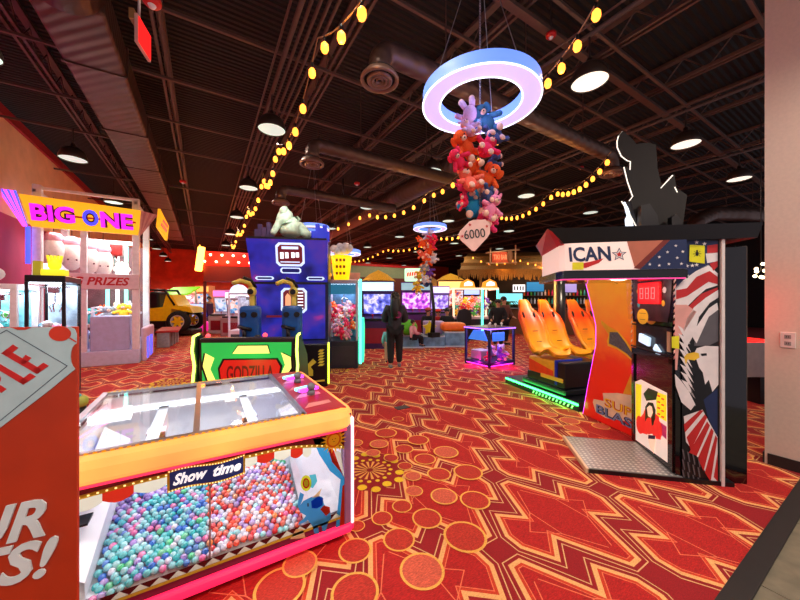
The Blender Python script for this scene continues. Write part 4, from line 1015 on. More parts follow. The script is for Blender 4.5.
# dark topper statue: two real cut boards standing on the roof
def board(name, pts_, d, th, m, parent, s_=5.217, ox=600, oy=125, mats=None):
    base = at(650, d); f2 = frame(base, (CS, -SN, 0), (0, 0, 1)); t2 = tracer(f2); q = MB(); q.M = Mb.inverted() @ f2
    q.prism(t2(zoomed(pts_, s_, ox, oy)), -th, 0, 0, 1); return q.build(name, mats or m, parent)
bkc = mat('topper_black', (26, 22, 20), .8); bke = glow('topper_edge_white', (235, 225, 210), .9)
board('statue_board', [(100, 60), (95, 110), (118, 155), (165, 185), (162, 232), (130, 215), (178, 372), (160, 395), (200, 540), (430, 540), (455, 365), (400, 330), (388, 258), (325, 325), (300, 225), (292, 100), (240, 92), (190, 100), (175, 80), (120, 30)], 3.15, .05, None, bx, mats=[bkc, bkc])
for k, ln in enumerate(([(104, 52), (96, 80), (97, 112), (118, 158), (150, 182), (166, 186), (164, 230)], [(132, 215), (150, 290), (178, 370), (160, 392)], [(388, 258), (325, 326)], [(398, 320), (412, 348)], [(120, 395), (160, 460), (200, 532)])):
    base = at(650, 3.13); f2 = frame(base, (CS, -SN, 0), (0, 0, 1)); t2 = tracer(f2); q = MB(); q.M = Mb.inverted() @ f2
    pp = t2(zoomed(ln, 5.217, 600, 125)); q.tube([(x, y, -.02) for x, y in pp], .005, 6); q.build('lit_edge', bke, bx)
board('base_board', [(130, 400), (150, 470), (140, 490), (145, 540), (200, 540), (180, 490)], 3.2, .03, None, bx, mats=[glow('topper_white', (215, 225, 240), 1.0)]*2)
board('support_board', [(215, 420), (260, 410), (300, 470), (310, 540), (215, 540)], 3.08, .05, None, bx, mats=[black, black])
board('support_board', [(375, 480), (400, 465), (430, 500), (430, 540), (375, 540)], 3.05, .05, None, bx, mats=[black, black])
light('POINT', wd((.62, .35, 1.45)), 2.5, (255, 30, 30), None, .08)
light('POINT', wd((-.35, .3, 1.62)), 3, (255, 220, 200), None, .1)
# ================= SUPER BLASTER MOTION RIDE
S0 = Vector((4.74, 4.04, 0)); rzs = math.atan2(-.971, -.237)
sb = root('motion_ride', 'shooting ride with tall orange bucket seats on a black platform edged in green light', 'arcade machine', S0, rzs)
Ms = Matrix.Translation(S0) @ Matrix.Rotation(rzs, 4, 'Z')
pb = mat('ride_black', (18, 18, 22), .3)
b = MB(); b.box(0, 1.62, 0, 2.1, 0, .125, 0, .006); b.build('platform', pb, sb)
MB().box(.02, 1.62, -.012, .0, .085, .11).build('led_strip', glow('led_green', (60, 255, 110), 5), sb)
b = MB()
for i in range(10): b.prism([(.72+i*.09, .0), (.76+i*.09, .0), (.80+i*.09, .02), (.76+i*.09, .02)], .02, .06, i % 2)
b = MB(); b.M = Matrix.Rotation(PI/2, 4, 'X'); b.box(.7, 1.58, .015, .07, .0, .004, 0)
for i in range(12): b.poly([(.72+i*.07, .02), (.75+i*.07, .02), (.775+i*.07, .065), (.745+i*.07, .065)], .0055, 1)
b.build('hazard_strip', [pb, mat('hazard_cream', (226, 220, 190), .5)], sb)
for y0 in (.04, 1.12):
    b = MB(); b.box(.42, 1.35, y0, y0+.95, .125, .22, 0, .02); b.box(.5, 1.25, y0+.03, y0+.9, .22, .35, 0, .02); b.build('riser', pb, sb)
sc_ = mat('seat_base_yellow', (244, 190, 40), .35)
for y0 in (.06, 1.14):
    b = MB(); b.box(.55, 1.12, y0, y0+.5, .35, .6, 0, .03); b.build('seat_base', sc_, sb)
    b = MB(); b.prism([(.57, .36), (1.1, .36), (1.1, .45), (.9, .49), (.57, .56)], 0, .003); 
    q = MB(); q.M = Matrix.Translation((0, y0-.001, 0)) @ Matrix.Rotation(PI/2, 4, 'X'); q.add(b.v, b.f, 0); q.build('base_graphic', mat('graphic_red_orange', (236, 70, 20), .4), sb)
    b = MB(); b.box(1.12, 1.17, y0+.0, y0+.5, .25, .62, 0, .01); b.build('side_cover', mat('ride_blue', (20, 50, 190), .35), sb)
    b = MB(); b.box(.85, 1.3, y0-.02, y0+.0, .31, .37, 0, .008); b.build('step_bar', mat('bar_yellow', (236, 190, 60), .4), sb)
    MB().box(1.17, 1.32, y0+.01, y0+.5, .22, .6, 0, .02).build('seat_support', pb, sb)
    b = MB(); b.box(.6, 1.3, y0+.5, y0+.8, .35, .58, 0, .02); b.build('seat_support', pb, sb)
# bucket seat
sm = bpy.data.materials.new('seat_fade'); sm.use_nodes = True; n = sm.node_tree.nodes; L = sm.node_tree.links; pbs = n['Principled BSDF']
tc = n.new('ShaderNodeTexCoord'); sx = n.new('ShaderNodeSeparateXYZ'); nz = n.new('ShaderNodeTexNoise'); nz.inputs['Scale'].default_value = 5
ad = n.new('ShaderNodeMath'); ad.operation = 'MULTIPLY_ADD'; ad.inputs[1].default_value = .18
L.new(tc.outputs['Object'], sx.inputs[0]); L.new(tc.outputs['Object'], nz.inputs['Vector']); L.new(nz.outputs['Fac'], ad.inputs[0]); L.new(sx.outputs['Z'], ad.inputs[2])
cr = n.new('ShaderNodeValToRGB'); es = cr.color_ramp.elements; es[0].position = .80; es[0].color = lin((255, 176, 20)); es[1].position = 1.5; es[1].color = lin((250, 130, 20))
e = es.new(1.0); e.color = lin((252, 160, 24)); 
mr = n.new('ShaderNodeMapRange'); mr.inputs['From Min'].default_value = .7; mr.inputs['From Max'].default_value = 1.65
es[0].position = 0; es[1].position = .32; es[2].position = 1; es[1].color = lin((253, 158, 24)); e2 = es.new(.66); e2.color = lin((245, 66, 12)); e3 = es.new(.85); e3.color = lin((250, 110, 16))
L.new(ad.outputs[0], mr.inputs['Value']); L.new(mr.outputs[0], cr.inputs['Fac']); L.new(cr.outputs['Color'], pbs.inputs['Base Color']); pbs.inputs['Roughness'].default_value = .35
def seat(y0):
    secs = [(1.10, .68, .16, .02), (1.04, .72, .20, .04), (.85, .70, .205, .05), (.68, .69, .20, .05), (.58, .76, .195, .05), (.50, .9, .20, .055), (.42, 1.08, .205, .06), (.34, 1.22, .20, .05), (.29, 1.31, .165, .03), (.25, 1.39, .115, .02), (.21, 1.49, .10, .015), (.19, 1.54, .075, .0)]
    K = 11; vs = []
    for i, (x, z, w, sd) in enumerate(secs):
        a = secs[max(0, i-1)]; c = secs[min(len(secs)-1, i+1)]; t = Vector((c[0]-a[0], 0, c[1]-a[1])).normalized(); nn = Vector((-t.z, 0, t.x)); nn = nn if (nn.x > 0 or nn.z > 0) else -nn
        for k in range(K):
            s_ = -1+2*k/(K-1); off = sd*abs(s_)**3*1.5; vs.append(Vector((x, y0+w*s_, z))+nn*off)
        for k in range(K):
            s_ = 1-2*k/(K-1); vs.append(Vector((x, y0+w*s_, z))-nn*(.07-.04*abs(s_)))
    b = MB(); M_ = 2*K
    b.add(vs, [(i*M_+j, i*M_+(j+1) % M_, (i+1)*M_+(j+1) % M_, (i+1)*M_+j) for i in range(len(secs)-1) for j in range(M_)], 0, True)
    b.add([vs[j] for j in range(M_)], [tuple(range(M_))[::-1]], 0); b.add([vs[(len(secs)-1)*M_+j] for j in range(M_)], [tuple(range(M_))], 0)
    st = b.build('seat', sm, sb)
    for sy in (-1, 1):
        q = MB(); q.M = Matrix.Translation((.345, y0+sy*.115, 1.27)) @ Matrix.Rotation(math.radians(-22), 4, 'Y'); q.prism([(-.02, -.0), (-.02, -.0), (.0, .0)], 0, 0) if False else q.sph((0, 0, 0), (.02, .02, .06), 10, 6); q.build('harness_slot', black, st)
    for (x, z) in ((.50, 1.0), (.60, .83)):
        q = MB(); q.box(x-.005, x+.012, y0-.05, y0+.05, z-.006, z+.006, 0, .003); q.build('seam', black, st)
for y0 in (.24, .66, 1.34, 1.78): seat(y0)
# overhead arms
b = MB(); b.tube([(.36, .93, .13), (.36, .93, 1.3), (.34, .93, 1.98)], .078, 10); b.build('arm_post', mat('arm_black', (16, 16, 18), .3), sb)
b = MB(); b.tube([(.30, .85, .8), (.30, .85, 1.95)], .022, 8); b.build('arm_trim', mat('arm_tan', (206, 160, 90), .4), sb)
b = MB(); b.M = Matrix.Translation((.34, .93, 1.9)); b.prism([(-.16, -.12), (.1, -.12), (.12, .1), (-.1, .14)], 0, .2, 0); b.build('arm_bracket', mat('arm_chrome_grey', (150, 146, 140), .35, .5), sb)
MB().tube([(.12, 1.95, .13), (.12, 1.95, 1.75)], .09, 8).build('arm_post', pb, sb)
MB().tube([(.34, .93, 2.0), (.9, .95, 2.05), (1.9, .95, 2.05)], .05, 8).build('overhead_beam', pb, sb)
# side wing panel
pd = Vector((-.405, -.914, 0)); po = Vector((4.33, 2.37, 0)); f2 = frame(po, pd, (0, 0, 1)); t2 = tracer(f2); iv = Ms.inverted() @ f2
wing = [(583, 414), (588, 385), (596, 345), (596, 325), (590, 300), (584, 276), (600, 281), (616, 284), (632, 279), (634, 279), (634, 437)]
wm = bpy.data.materials.new('wing_print'); wm.use_nodes = True; n = wm.node_tree.nodes; L = wm.node_tree.links; pbs = n['Principled BSDF']
tc = n.new('ShaderNodeTexCoord'); sx = n.new('ShaderNodeSeparateXYZ'); nz = n.new('ShaderNodeTexNoise'); nz.inputs['Scale'].default_value = 6; nz.inputs['Detail'].default_value = 5; ad = n.new('ShaderNodeMath'); ad.operation = 'MULTIPLY_ADD'; ad.inputs[1].default_value = .5
L.new(tc.outputs['Object'], sx.inputs[0]); L.new(tc.outputs['Object'], nz.inputs['Vector']); L.new(nz.outputs['Fac'], ad.inputs[0]); L.new(sx.outputs['Z'], ad.inputs[2])
mr = n.new('ShaderNodeMapRange'); mr.inputs['From Min'].default_value = .5; mr.inputs['From Max'].default_value = 2.0; cr = n.new('ShaderNodeValToRGB'); es = cr.color_ramp.elements
es[0].color = lin((216, 22, 14)); es[1].color = lin((245, 168, 28)); x_ = es.new(.36); x_.color = lin((222, 44, 14)); x_ = es.new(.6); x_.color = lin((240, 120, 22))
L.new(ad.outputs[0], mr.inputs['Value']); L.new(mr.outputs[0], cr.inputs['Fac']); L.new(cr.outputs['Color'], pbs.inputs['Base Color']); L.new(cr.outputs['Color'], pbs.inputs['Emission Color']); pbs.inputs['Emission Strength'].default_value = .18; pbs.inputs['Roughness'].default_value = .35
b = MB(); b.M = iv; b.prism(t2(wing), 0 if False else -.035, 0, 0); b.build('wing_panel', wm, sb)
pe = t2(wing[:6]); b = MB(); b.M = iv; b.tube([(x-.008, y, -.015) for x, y in pe], .012, 6); b.build('wing_light', glow('led_purple_pink', (220, 60, 235), 2.2), sb)
b = MB(); b.M = iv
def W5(l): return t2(zoomed(l, 5, 580, 320))
b.poly(W5([(105, 0), (150, 35), (190, 55), (235, 105), (270, 165), (270, 215), (235, 180), (185, 145), (140, 130), (135, 105), (145, 75), (108, 20)]), .002, 0)
b.poly(W5([(150, 60), (190, 62), (228, 112), (268, 175), (266, 200), (235, 168), (185, 135), (146, 118)]), .004, 1)
b.poly(W5([(255, 270), (270, 262), (270, 375), (215, 370)]), .002, 2)
b.build('cannon_graphic', [mat('graphic_yellow', (250, 200, 40), .4), mat('graphic_grid', (96, 96, 110), .4, var=.5, scale=60), mat('graphic_yellow2', (240, 180, 40), .4)], sb)
b = MB(); b.M = iv
b.poly(W5([(65, 410), (70, 395), (120, 405), (115, 365), (190, 365), (270, 378), (270, 512), (130, 490), (80, 460)]), .004, 0); b.build('logo_backing', mat('logo_cream', (240, 220, 190), .4), sb)
p0 = W5([(125, 430)])[0]; p1 = W5([(268, 445)])[0]; hh = .1
for off, name, m_, z_ in ((.04, 'logo_outline', mat('logo_red', (190, 40, 20), .4), .006), (0.0, 'logo_super', yel, .008)):
    b = MB(); b.M = iv; b.text('SUP', p0[0], p0[1]-.0, p1[0]-p0[0], .105, z_, 0, off=off, extr=.005, rot=.0); b.build(name, m_, sb)
p0 = W5([(85, 462)])[0]; p1 = W5([(268, 500)])[0]
for off, name, m_, z_ in ((.05, 'logo_outline', mat('logo_navy', (30, 44, 90), .4), .009), (0.0, 'logo_blast', mat('logo_steel', (120, 150, 200), .35), .011)):
    b = MB(); b.M = iv; b.text('BLAS', p0[0], p0[1], p1[0]-p0[0], .11, z_, 0, off=off, extr=.005, rot=0.); b.build(name, m_, sb)
light('AREA', (.85, -.06, .1), 4, (60, 255, 110), sb, 1.6, (math.radians(75), 0, 0), sy=.05)
light('POINT', Ms @ Vector((.9, .6, 1.98)), 36, (255, 230, 200), None, .1)  # added fill light without a fixture, brightens the seats
# ================= GAMING CABINET WITH PALE BEAST
wv = Vector((.92, -.39, 0)); nv = Vector((.39, .92, 0)); rzg = math.atan2(-.39, .92)
gc = at(289, 6.05); go = root('shooting_cabinet', 'tall blue screen shooting cabinet with pale beast topper, mounted guns and green bench', 'arcade machine', (gc.x, gc.y, 0), rzg)
Mg = Matrix.Translation((gc.x, gc.y, 0)) @ Matrix.Rotation(rzg, 4, 'Z')
def pic(base_p, x, y): f_ = frame(base_p, x, y); return f_, tracer(f_), Mg.inverted() @ f_
cab = mat('cabinet_navy', (22, 24, 66), .3)
b = MB(); b.box(-.70, .72, .1, .8, 0, 2.62, 0, .01); b.build('cabinet', cab, go)
scr = bpy.data.materials.new('cabinet_screen'); scr.use_nodes = True; n = scr.node_tree.nodes; L = scr.node_tree.links; pbs = n['Principled BSDF']; tc = n.new('ShaderNodeTexCoord'); nz = n.new('ShaderNodeTexNoise'); nz.inputs['Scale'].default_value = 2.2; nz.inputs['Detail'].default_value = 2
cr = n.new('ShaderNodeValToRGB'); es = cr.color_ramp.elements; es[0].position = .3; es[0].color = lin((14, 16, 80)); es[1].position = .8; es[1].color = lin((190, 40, 110)); x_ = es.new(.5); x_.color = lin((34, 36, 150)); x_ = es.new(.66); x_.color = lin((70, 40, 140))
L.new(tc.outputs['Object'], nz.inputs['Vector']); L.new(nz.outputs['Fac'], cr.inputs['Fac']); L.new(cr.outputs['Color'], pbs.inputs['Emission Color']); pbs.inputs['Emission Strength'].default_value = .75; pbs.inputs['Base Color'].default_value = (.01, .01, .03, 1)
pbs.inputs['Roughness'].default_value = .2
b = MB(); b.add([(-.74, -.1, 2.66), (.72, -.1, 2.66), (.70, .08, 1.86), (-.68, .08, 1.86), (-.74, .1, 2.66), (.72, .1, 2.66), (.70, .1, 1.86), (-.68, .1, 1.86)], [(3, 2, 1, 0), (0, 1, 5, 4), (1, 2, 6, 5), (2, 3, 7, 6), (3, 0, 4, 7)], 0); b.build('upper_screen', scr, go)
b = MB(); b.box(-.66, .66, .07, .1, .78, 1.83, 0); b.build('lower_screen', scr, go)
b = MB(); b.box(-.7, .7, .0, .1, 1.83, 1.87, 0); b.box(-.7, .7, -.12, .1, 2.655, 2.69, 0); b.build('screen_bezel', black, go)
sil = glow('screen_silver', (180, 200, 230), .8); sdk = glow('screen_maroon', (90, 16, 30), .6); swh = glow('screen_white', (230, 235, 245), 1.0)
Mf = Matrix.Translation((-.0, -.1, 2.66)) @ Matrix.Rotation(math.atan2(.18, .8), 4, 'X').inverted() @ Matrix.Rotation(PI/2, 4, 'X')
Mf = frame((0, -.105, 2.655), (1, 0, 0), (0, -.18, .8))
b = MB(); b.M = Mf
octo = lambda cx, cy, w, h, c: [(cx-w+c, cy-h), (cx+w-c, cy-h), (cx+w, cy-h+c), (cx+w, cy+h-c), (cx+w-c, cy+h), (cx-w+c, cy+h), (cx-w, cy+h-c), (cx-w, cy-h+c)]
b.poly(octo(.03, -.28, .26, .22, .06), .004, 0); b.poly(octo(.03, -.28, .22, .18, .05), .006, 1)
for k, x in enumerate((-.12, -.03, .08, .16)): b.box(x-.03, x+.03, -.36+.01*k, -.24, .007, .009, 2)
b.box(-.12, .18, -.18, -.13, .007, .009, 0); b.box(-.15, .2, -.43, -.41, .007, .009, 0)
b.poly(octo(.03, -.58, .19, .055, .03), .004, 0); b.poly(octo(.03, -.58, .16, .035, .02), .006, 3)
for x in (-.45, .48): b.poly(octo(x, -.73, .17, .035, .03), .004, 0); b.poly(octo(x, -.73, .13, .018, .01), .006, 3)
b.build('screen_emblem', [sil, sdk, swh, glow('screen_navy', (20, 24, 90), .5)], go)
b = MB(); b.M = frame((0, .066, 0), (1, 0, 0), (0, 0, 1))
b.poly(octo(.08, 1.52, .24, .24, .06), .002, 0); b.poly(octo(.08, 1.52, .2, .2, .05), .004, 1)
for k in range(6): b.box(.06, .25, 1.36+k*.06, 1.38+k*.06, .005, .007, 2)
b.poly([(-.08, 1.36), (.02, 1.36), (.02, 1.6), (-.04, 1.66), (-.08, 1.6)], .005, 3)
b.box(-.42, -.12, 1.2, 1.24, .001, .003, 1); b.build('screen_emblem', [sil, sdk, swh, glow('screen_skin', (220, 150, 110), .7)], go)
b = MB(); b.box(-.7, .75, -.5, .1, .0, .76, 0, .02); b.build('lower_console', mat('console_black', (16, 16, 20), .35), go)
b = MB(); b.box(.755, .775, -.5, -.47, .05, .78, 0, .008); b.build('edge_light', glow('led_yellow', (235, 255, 60), 3), go)
b = MB(); b.M = frame((.2, -.503, 0), (1, 0, 0), (0, 0, 1))
for k in range(6): b.poly([(.38+.0*k, .62-k*.05), (.42, .66-k*.05), (.50, .66-k*.05), (.46, .62-k*.05)], .001, 0)
b.poly([(.2, .2), (.3, .2), (.3, .3), (.26, .36), (.36, .44), (.30, .5), (.2, .4)], .001, 0); b.poly([(.2, .08), (.5, .10), (.5, .13), (.2, .11)], .001, 0)
b.build('hazard_graphic', mat('hazard_lime', (226, 216, 70), .4), go)
# guns
gbl = mat('gun_blue', (20, 90, 170), .4); gye = mat('gun_yellow', (228, 210, 90), .35)
for gx in (-.42, .22):
    g_ = MB(); g_.box(gx-.15, gx+.15, -1.0, -.78, .66, 1.44, 0, .06); g_.build('gun_housing', gbl, go)
    q = MB(); q.cyl((gx-.07, -1.03, 1.3), (gx-.07, -.99, 1.3), .045, n=14); q.cyl((gx+.09, -1.03, 1.3), (gx+.09, -.99, 1.3), .045, n=14); q.build('round_cap', black, go)
    q = MB(); q.tube([(gx-.12, -1.06, 1.12), (gx-.03, -1.12, 1.1), (gx+.06, -1.06, 1.07)], .03, 8); q.tube([(gx-.03, -1.1, 1.1), (gx-.02, -1.12, .92)], .03, 8); q.build('gun_grip', black, go)
    q = MB(); q.tube([(gx+.03, -.88, 1.26), (gx+.03, -.88, 1.6)], .05, 10); q.sph((gx+.02, -.9, 1.66), (.075, .06, .085), 12, 8); q.tube([(gx+.03, -.88, 1.7), (gx-.02, -.92, 1.8), (gx-.12, -1.0, 1.83), (gx-.2, -1.08, 1.78)], .035, 8); q.build('gun_barrel', gye, go)
    q = MB(); q.cyl((gx+.02, -.98, 1.66), (gx+.02, -.96, 1.66), .045, n=10); q.tube([(gx+.07, -.9, 1.27), (gx+.07, -.9, 1.6)], .012, 6); q.tube([(gx+.08, -.88, 1.72), (gx+.02, -.9, 1.84), (gx-.08, -.98, 1.88)], .025, 6); q.build('barrel_detail', black, go)
    MB().cyl((gx, -.89, .0), (gx, -.89, .66), .06, n=10).build('gun_pedestal', pb, go)
for gx in (-.9, -.1):
    q = MB(); q.tube([(gx, -1.15, .62), (gx+.05, -1.12, .86), (gx-.08, -1.3, .92)], .05, 8); q.sph((gx-.1, -1.3, .95), (.07, .07, .07), 10, 6); q.build('joystick_grip', black, go)
    q = MB(); q.sph((gx-.02, -1.2, 1.0), .035, 10, 6); q.build('trigger_button', glow('button_red', (255, 70, 80), 1.5), go)
b = MB(); b.box(-1.0, .1, -1.3, -1.02, .3, .66, 0, .03); b.build('control_shelf', mat('console_black', (16, 16, 20), .35), go)
# beast topper: generic stone-pale crouching beast
bs = mat('beast_pale', (176, 196, 178), .8, var=.25, scale=14, bump=.8)
nd = {'a': ((-.02, .1, 2.72), .2), 'b': ((.0, .12, 2.95), .19), 'c': ((-.06, .08, 3.12), .13), 'h': ((-.1, .04, 3.24), .1), 'm': ((-.12, -.04, 3.2), .07), 'r1': ((.2, .12, 2.9), .13), 'r2': ((.38, .1, 2.74), .07), 'l1': ((-.2, .05, 2.98), .08), 'l2': ((-.26, -.02, 2.82), .06), 'l3': ((-.3, -.04, 2.74), .06), 'b2': ((.14, .12, 3.02), .12)}
b = MB(); b.add(*skin({k: (Vector(p), r) for k, (p, r) in nd.items()}, [('a', 'b'), ('b', 'c'), ('c', 'h'), ('h', 'm'), ('b', 'r1'), ('r1', 'r2'), ('c', 'l1'), ('l1', 'l2'), ('l2', 'l3'), ('b', 'b2')], 'a', 2), 0, True); b.build('beast_topper', bs, go)
b = MB()
for x, h in ((-.64, .2), (-.58, .3), (-.5, .24), (-.42, .34), (-.36, .2)): b.box(x-.035, x+.035, .2, .3, 2.69, 2.69+h, 0)
b.build('skyline_topper', mat('skyline_plum', (70, 50, 96), .6), go)
b = MB()
for x, h in ((.42, .2), (.5, .34), (.56, .26), (.64, .32), (.69, .2)): b.box(x-.04, x+.04, .2, .3, 2.69, 2.69+h, 0)
b.build('skyline_topper', mat('skyline_blue', (26, 44, 190), .5, emit=(26, 44, 190), es=.3), go)
light('AREA', (0, -.45, 3.25), 3.5, (230, 245, 235), go, .5, (math.radians(40), 0, 0))
# bench seen from behind
bc = at(249, 4.08); Mi = Mg.inverted() @ (Matrix.Translation((bc.x, bc.y, 0)) @ Matrix.Rotation(-YAW+.07, 4, 'Z'))
bench = lambda m: None
b = MB(); b.M = Mi; b.box(-.62, .57, .0, .12, .08, 1.05, 0, .02); b.box(-.60, .55, .12, .62, .08, .45, 0, .03); b.build('bench', mat('bench_dark', (40, 20, 28), .4), go)
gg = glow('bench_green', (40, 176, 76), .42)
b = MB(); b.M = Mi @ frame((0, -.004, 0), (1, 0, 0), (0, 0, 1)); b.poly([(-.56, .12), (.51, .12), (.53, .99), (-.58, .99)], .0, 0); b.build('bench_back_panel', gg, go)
b = MB(); b.M = Mi @ frame((0, -.004, 0), (1, 0, 0), (0, 0, 1))
ylw = glow('bench_cream', (240, 236, 120), .6)
for pts_ in ([(-.20, .85), (.26, .85), (.23, .95), (-.13, .95)], [(-.53, .86), (-.42, .80), (-.47, .66), (-.38, .46), (-.5, .52), (-.56, .70)], [(.40, .86), (.52, .80), (.53, .66), (.38, .44), (.37, .52), (.45, .70)]):
    b.poly([(x*1.04, .8+(y-.8)*1.08) for x, y in pts_], .003, 1); b.poly(pts_, .005, 0)
b.poly([(-.32, .79), (.36, .79), (.42, .69), (.36, .36), (-.34, .36), (-.38, .67)], .003, 1); b.poly([(-.30, .77), (.34, .77), (.39, .68), (.34, .38), (-.32, .38), (-.355, .66)], .005, 2)
b.build('bench_graphic', [ylw, black, glow('bench_red', (190, 20, 14), .5)], go)
b = MB(); b.M = Mi @ frame((0, -.01, 0), (1, 0, 0), (0, 0, 1)); b.text('GODZILLA', -.27, .50, .58, .2, .002, 0, extr=.01, off=.02); b.build('bench_lettering', glow('bench_dark_red', (96, 6, 6), .4), go)
for sx_ in (-1, 1):
    x0 = -.62 if sx_ < 0 else .57
    b = MB(); b.M = Mi; xo = x0+sx_*.03
    b.prism([(xo-.015, 0)]*1+[(xo+.015, 0), (xo+.015, .01), (xo-.015, .01)], 0, .01) if False else None
    prof = [(-.06, .08), (-.04, .5), (.0, .7), (-.05, .9), (-.02, 1.07), (.1, 1.09), (.5, .75), (.6, .4), (.6, .08)]
    q = MB(); q.M = Mi @ frame((xo, 0, 0), (0, 1, 0), (0, 0, 1)); q.prism(prof, -.02, .02); q.build('bench_side', mat('bench_side_dark', (34, 60, 40), .4), go)
    q = MB(); q.M = Mi; q.tube([(xo+sx_*.01, y-.012, z) for y, z in prof[:6]], .016, 8); q.build('bench_light', glow('led_lime', (216, 255, 90), 2.6), go)
light('POINT', Mi @ Vector((0, 0, 0)) if False else (Mg @ Mi @ Vector((0, -.35, .7))), 1.5, (90, 255, 120), None, .1)
# ================= generic claw cabinet (own cabinet, posts, glass, prizes stay separate things)
def crane(name, label, loc, rz, w, dp, h, fm, base, inner, zb=.75, head=.2, light_c=None, pw=.05, energy=2.5):
    r = root(name, label, 'arcade machine', loc, rz)
    b = MB(); b.box(0, w, 0, dp, .0, zb, 0, .015); b.box(.08, w-.08, -.006, .0, .08, zb*.8, 1); b.build('cabinet_base', [base, mat('base_door', (60, 58, 70), .4)], r)
    for x in (0, w-pw):
        for y in (0, dp-pw): MB().box(x, x+pw, y, y+pw, zb, h-head, 0, .006).build('corner_post', fm, r)
    b = MB(); b.box(0, w, 0, dp, h-head, h, 0, .012); b.build('header', base if head > .1 else fm, r)
    b = MB(); b.box(pw, w-pw, dp-.04, dp-.02, zb, h-head, 0); b.build('interior_back', inner, r)
    b = MB(); b.box(pw, w-pw, .01, .016, zb, h-head, 0); b.build('front_glass', clear2, r)
    MB().box(.01, .016, pw, dp-pw, zb, h-head, 0).build('side_glass', clear2, r); MB().box(w-.016, w-.01, pw, dp-pw, zb, h-head, 0).build('side_glass', clear2, r)
    c = MB(); c.box(pw, w-pw, dp/2-.02, dp/2+.02, h-head-.08, h-head-.05); c.box(w/2-.07, w/2+.07, dp/2-.07, dp/2+.07, h-head-.16, h-head-.05, 0, .01); c.cyl((w/2, dp/2, h-head-.16), (w/2, dp/2, h-head-.3), .01, n=6)
    for k in range(3):
        a = k*2*PI/3; c.tube([(w/2, dp/2, h-head-.3), (w/2+.09*math.cos(a), dp/2+.09*math.sin(a), h-head-.36), (w/2+.05*math.cos(a), dp/2+.05*math.sin(a), h-head-.46)], .01, 5)
    c.build('claw', chrome, r)
    b = MB(); b.box(pw, w-pw, .03, .05, h-head-.03, h-head-.005); b.build('light_strip', glow(light_c[0], light_c[1], 3.5) if light_c else glow('led_white', (235, 245, 255), 2.2), r)
    if energy: light('AREA', (w/2, dp/2, h-head-.02), energy, light_c[1] if light_c else (235, 242, 255), r, w*.8, sy=dp*.8)
    return r
# ---- BIG ONE
BX, BY, BW, BD = -3.14, 9.94, 1.80, 1.75
bo = root('giant_crane_machine', 'giant white framed crane machine with yellow sign reading BIG ONE by the left wall', 'arcade machine', (BX, BY, 0), 0)
bw = mat('frame_white', (240, 236, 240), .35); bl_ = mat('panel_lilac_white', (206, 214, 240), .35)
b = MB(); b.box(0, BW, 0, BD, 0, .34, 0, .02); b.build('base', bl_, bo)
for x, y, z1 in ((0, 0, 4.02), (BW-.14, 0, 3.98), (0, BD-.14, 3.9), (BW-.14, BD-.14, 3.9)): MB().box(x, x+.14, y, y+.14, .34, z1, 0, .01).build('corner_post', bw, bo)
MB().box(.75, .86, .01, .09, .34, 3.1, 0, .01).build('middle_post', bw, bo)
b = MB(); b.box(0, BW, .02, .08, 3.92, 3.98); b.box(BW-.1, BW-.04, 0, BD, 3.85, 3.91); b.box(.0, .06, 0, BD, 3.85, 3.91); b.box(0, BW, BD-.1, BD-.04, 3.85, 3.9); b.build('top_rail', bw, bo)
b = MB(); b.box(.0, BW-.0, -.03, .06, 1.78, 2.14, 0, .01); b.build('prize_panel', mat('panel_pinkish', (232, 206, 214), .35), bo)
b = MB(); b.M = frame((0, -.032, 0), (1, 0, 0), (0, 0, 1)); b.text('BIG PRIZES', .42, 1.87, 1.2, .19, .001, 0, shear=.25, off=.03, extr=.01); b.build('prize_lettering', mat('letter_red', (200, 24, 34), .4), bo)
b = MB(); b.add([(-.12, -.22, 3.72), (BW+.06, -.22, 3.66), (BW-.02, -.02, 3.10), (0, -.02, 3.10), (-.12, .0, 3.72), (BW+.06, .0, 3.66), (BW-.02, .04, 3.10), (0, .04, 3.10)], [(3, 2, 1, 0), (4, 5, 6, 7), (0, 1, 5, 4), (2, 3, 7, 6), (1, 2, 6, 5), (3, 0, 4, 7)]); b.build('header_sign', glow('sign_gold', (240, 176, 30), .55), bo)
Mh = frame((0, -.025, 3.10), (1, 0, 0), (0, -.2, .58))
for off, z_, m_ in ((.085, .004, mat('letter_maroon', (60, 10, 50), .4)), (.035, .012, glow('letter_magenta', (236, 40, 240), .6))):
    b = MB(); b.M = Mh; b.text('BIG', .02, .13, .68, .36, z_, 0, off=off, extr=.01, spacing=1.0); b.build('sign_lettering', m_, bo); b = MB(); b.M = Mh; b.text('NE', 1.12, .11, .58, .36, z_, 0, off=off, extr=.01); b.build('sign_lettering', m_, bo)
for off, z_, m_ in ((.085, .004, mat('letter_maroon', (60, 10, 50), .4)), (.035, .012, glow('letter_blue', (70, 70, 255), .7))):
    b = MB(); b.M = Mh; b.text('O', .82, .12, .27, .36, z_, 0, off=off, extr=.01); b.build('sign_lettering', m_, bo)
b = MB(); b.M = Mh; b.box(.7, 1.75, .27, .31, .001, .003); b.build('sign_stripe', red, bo)
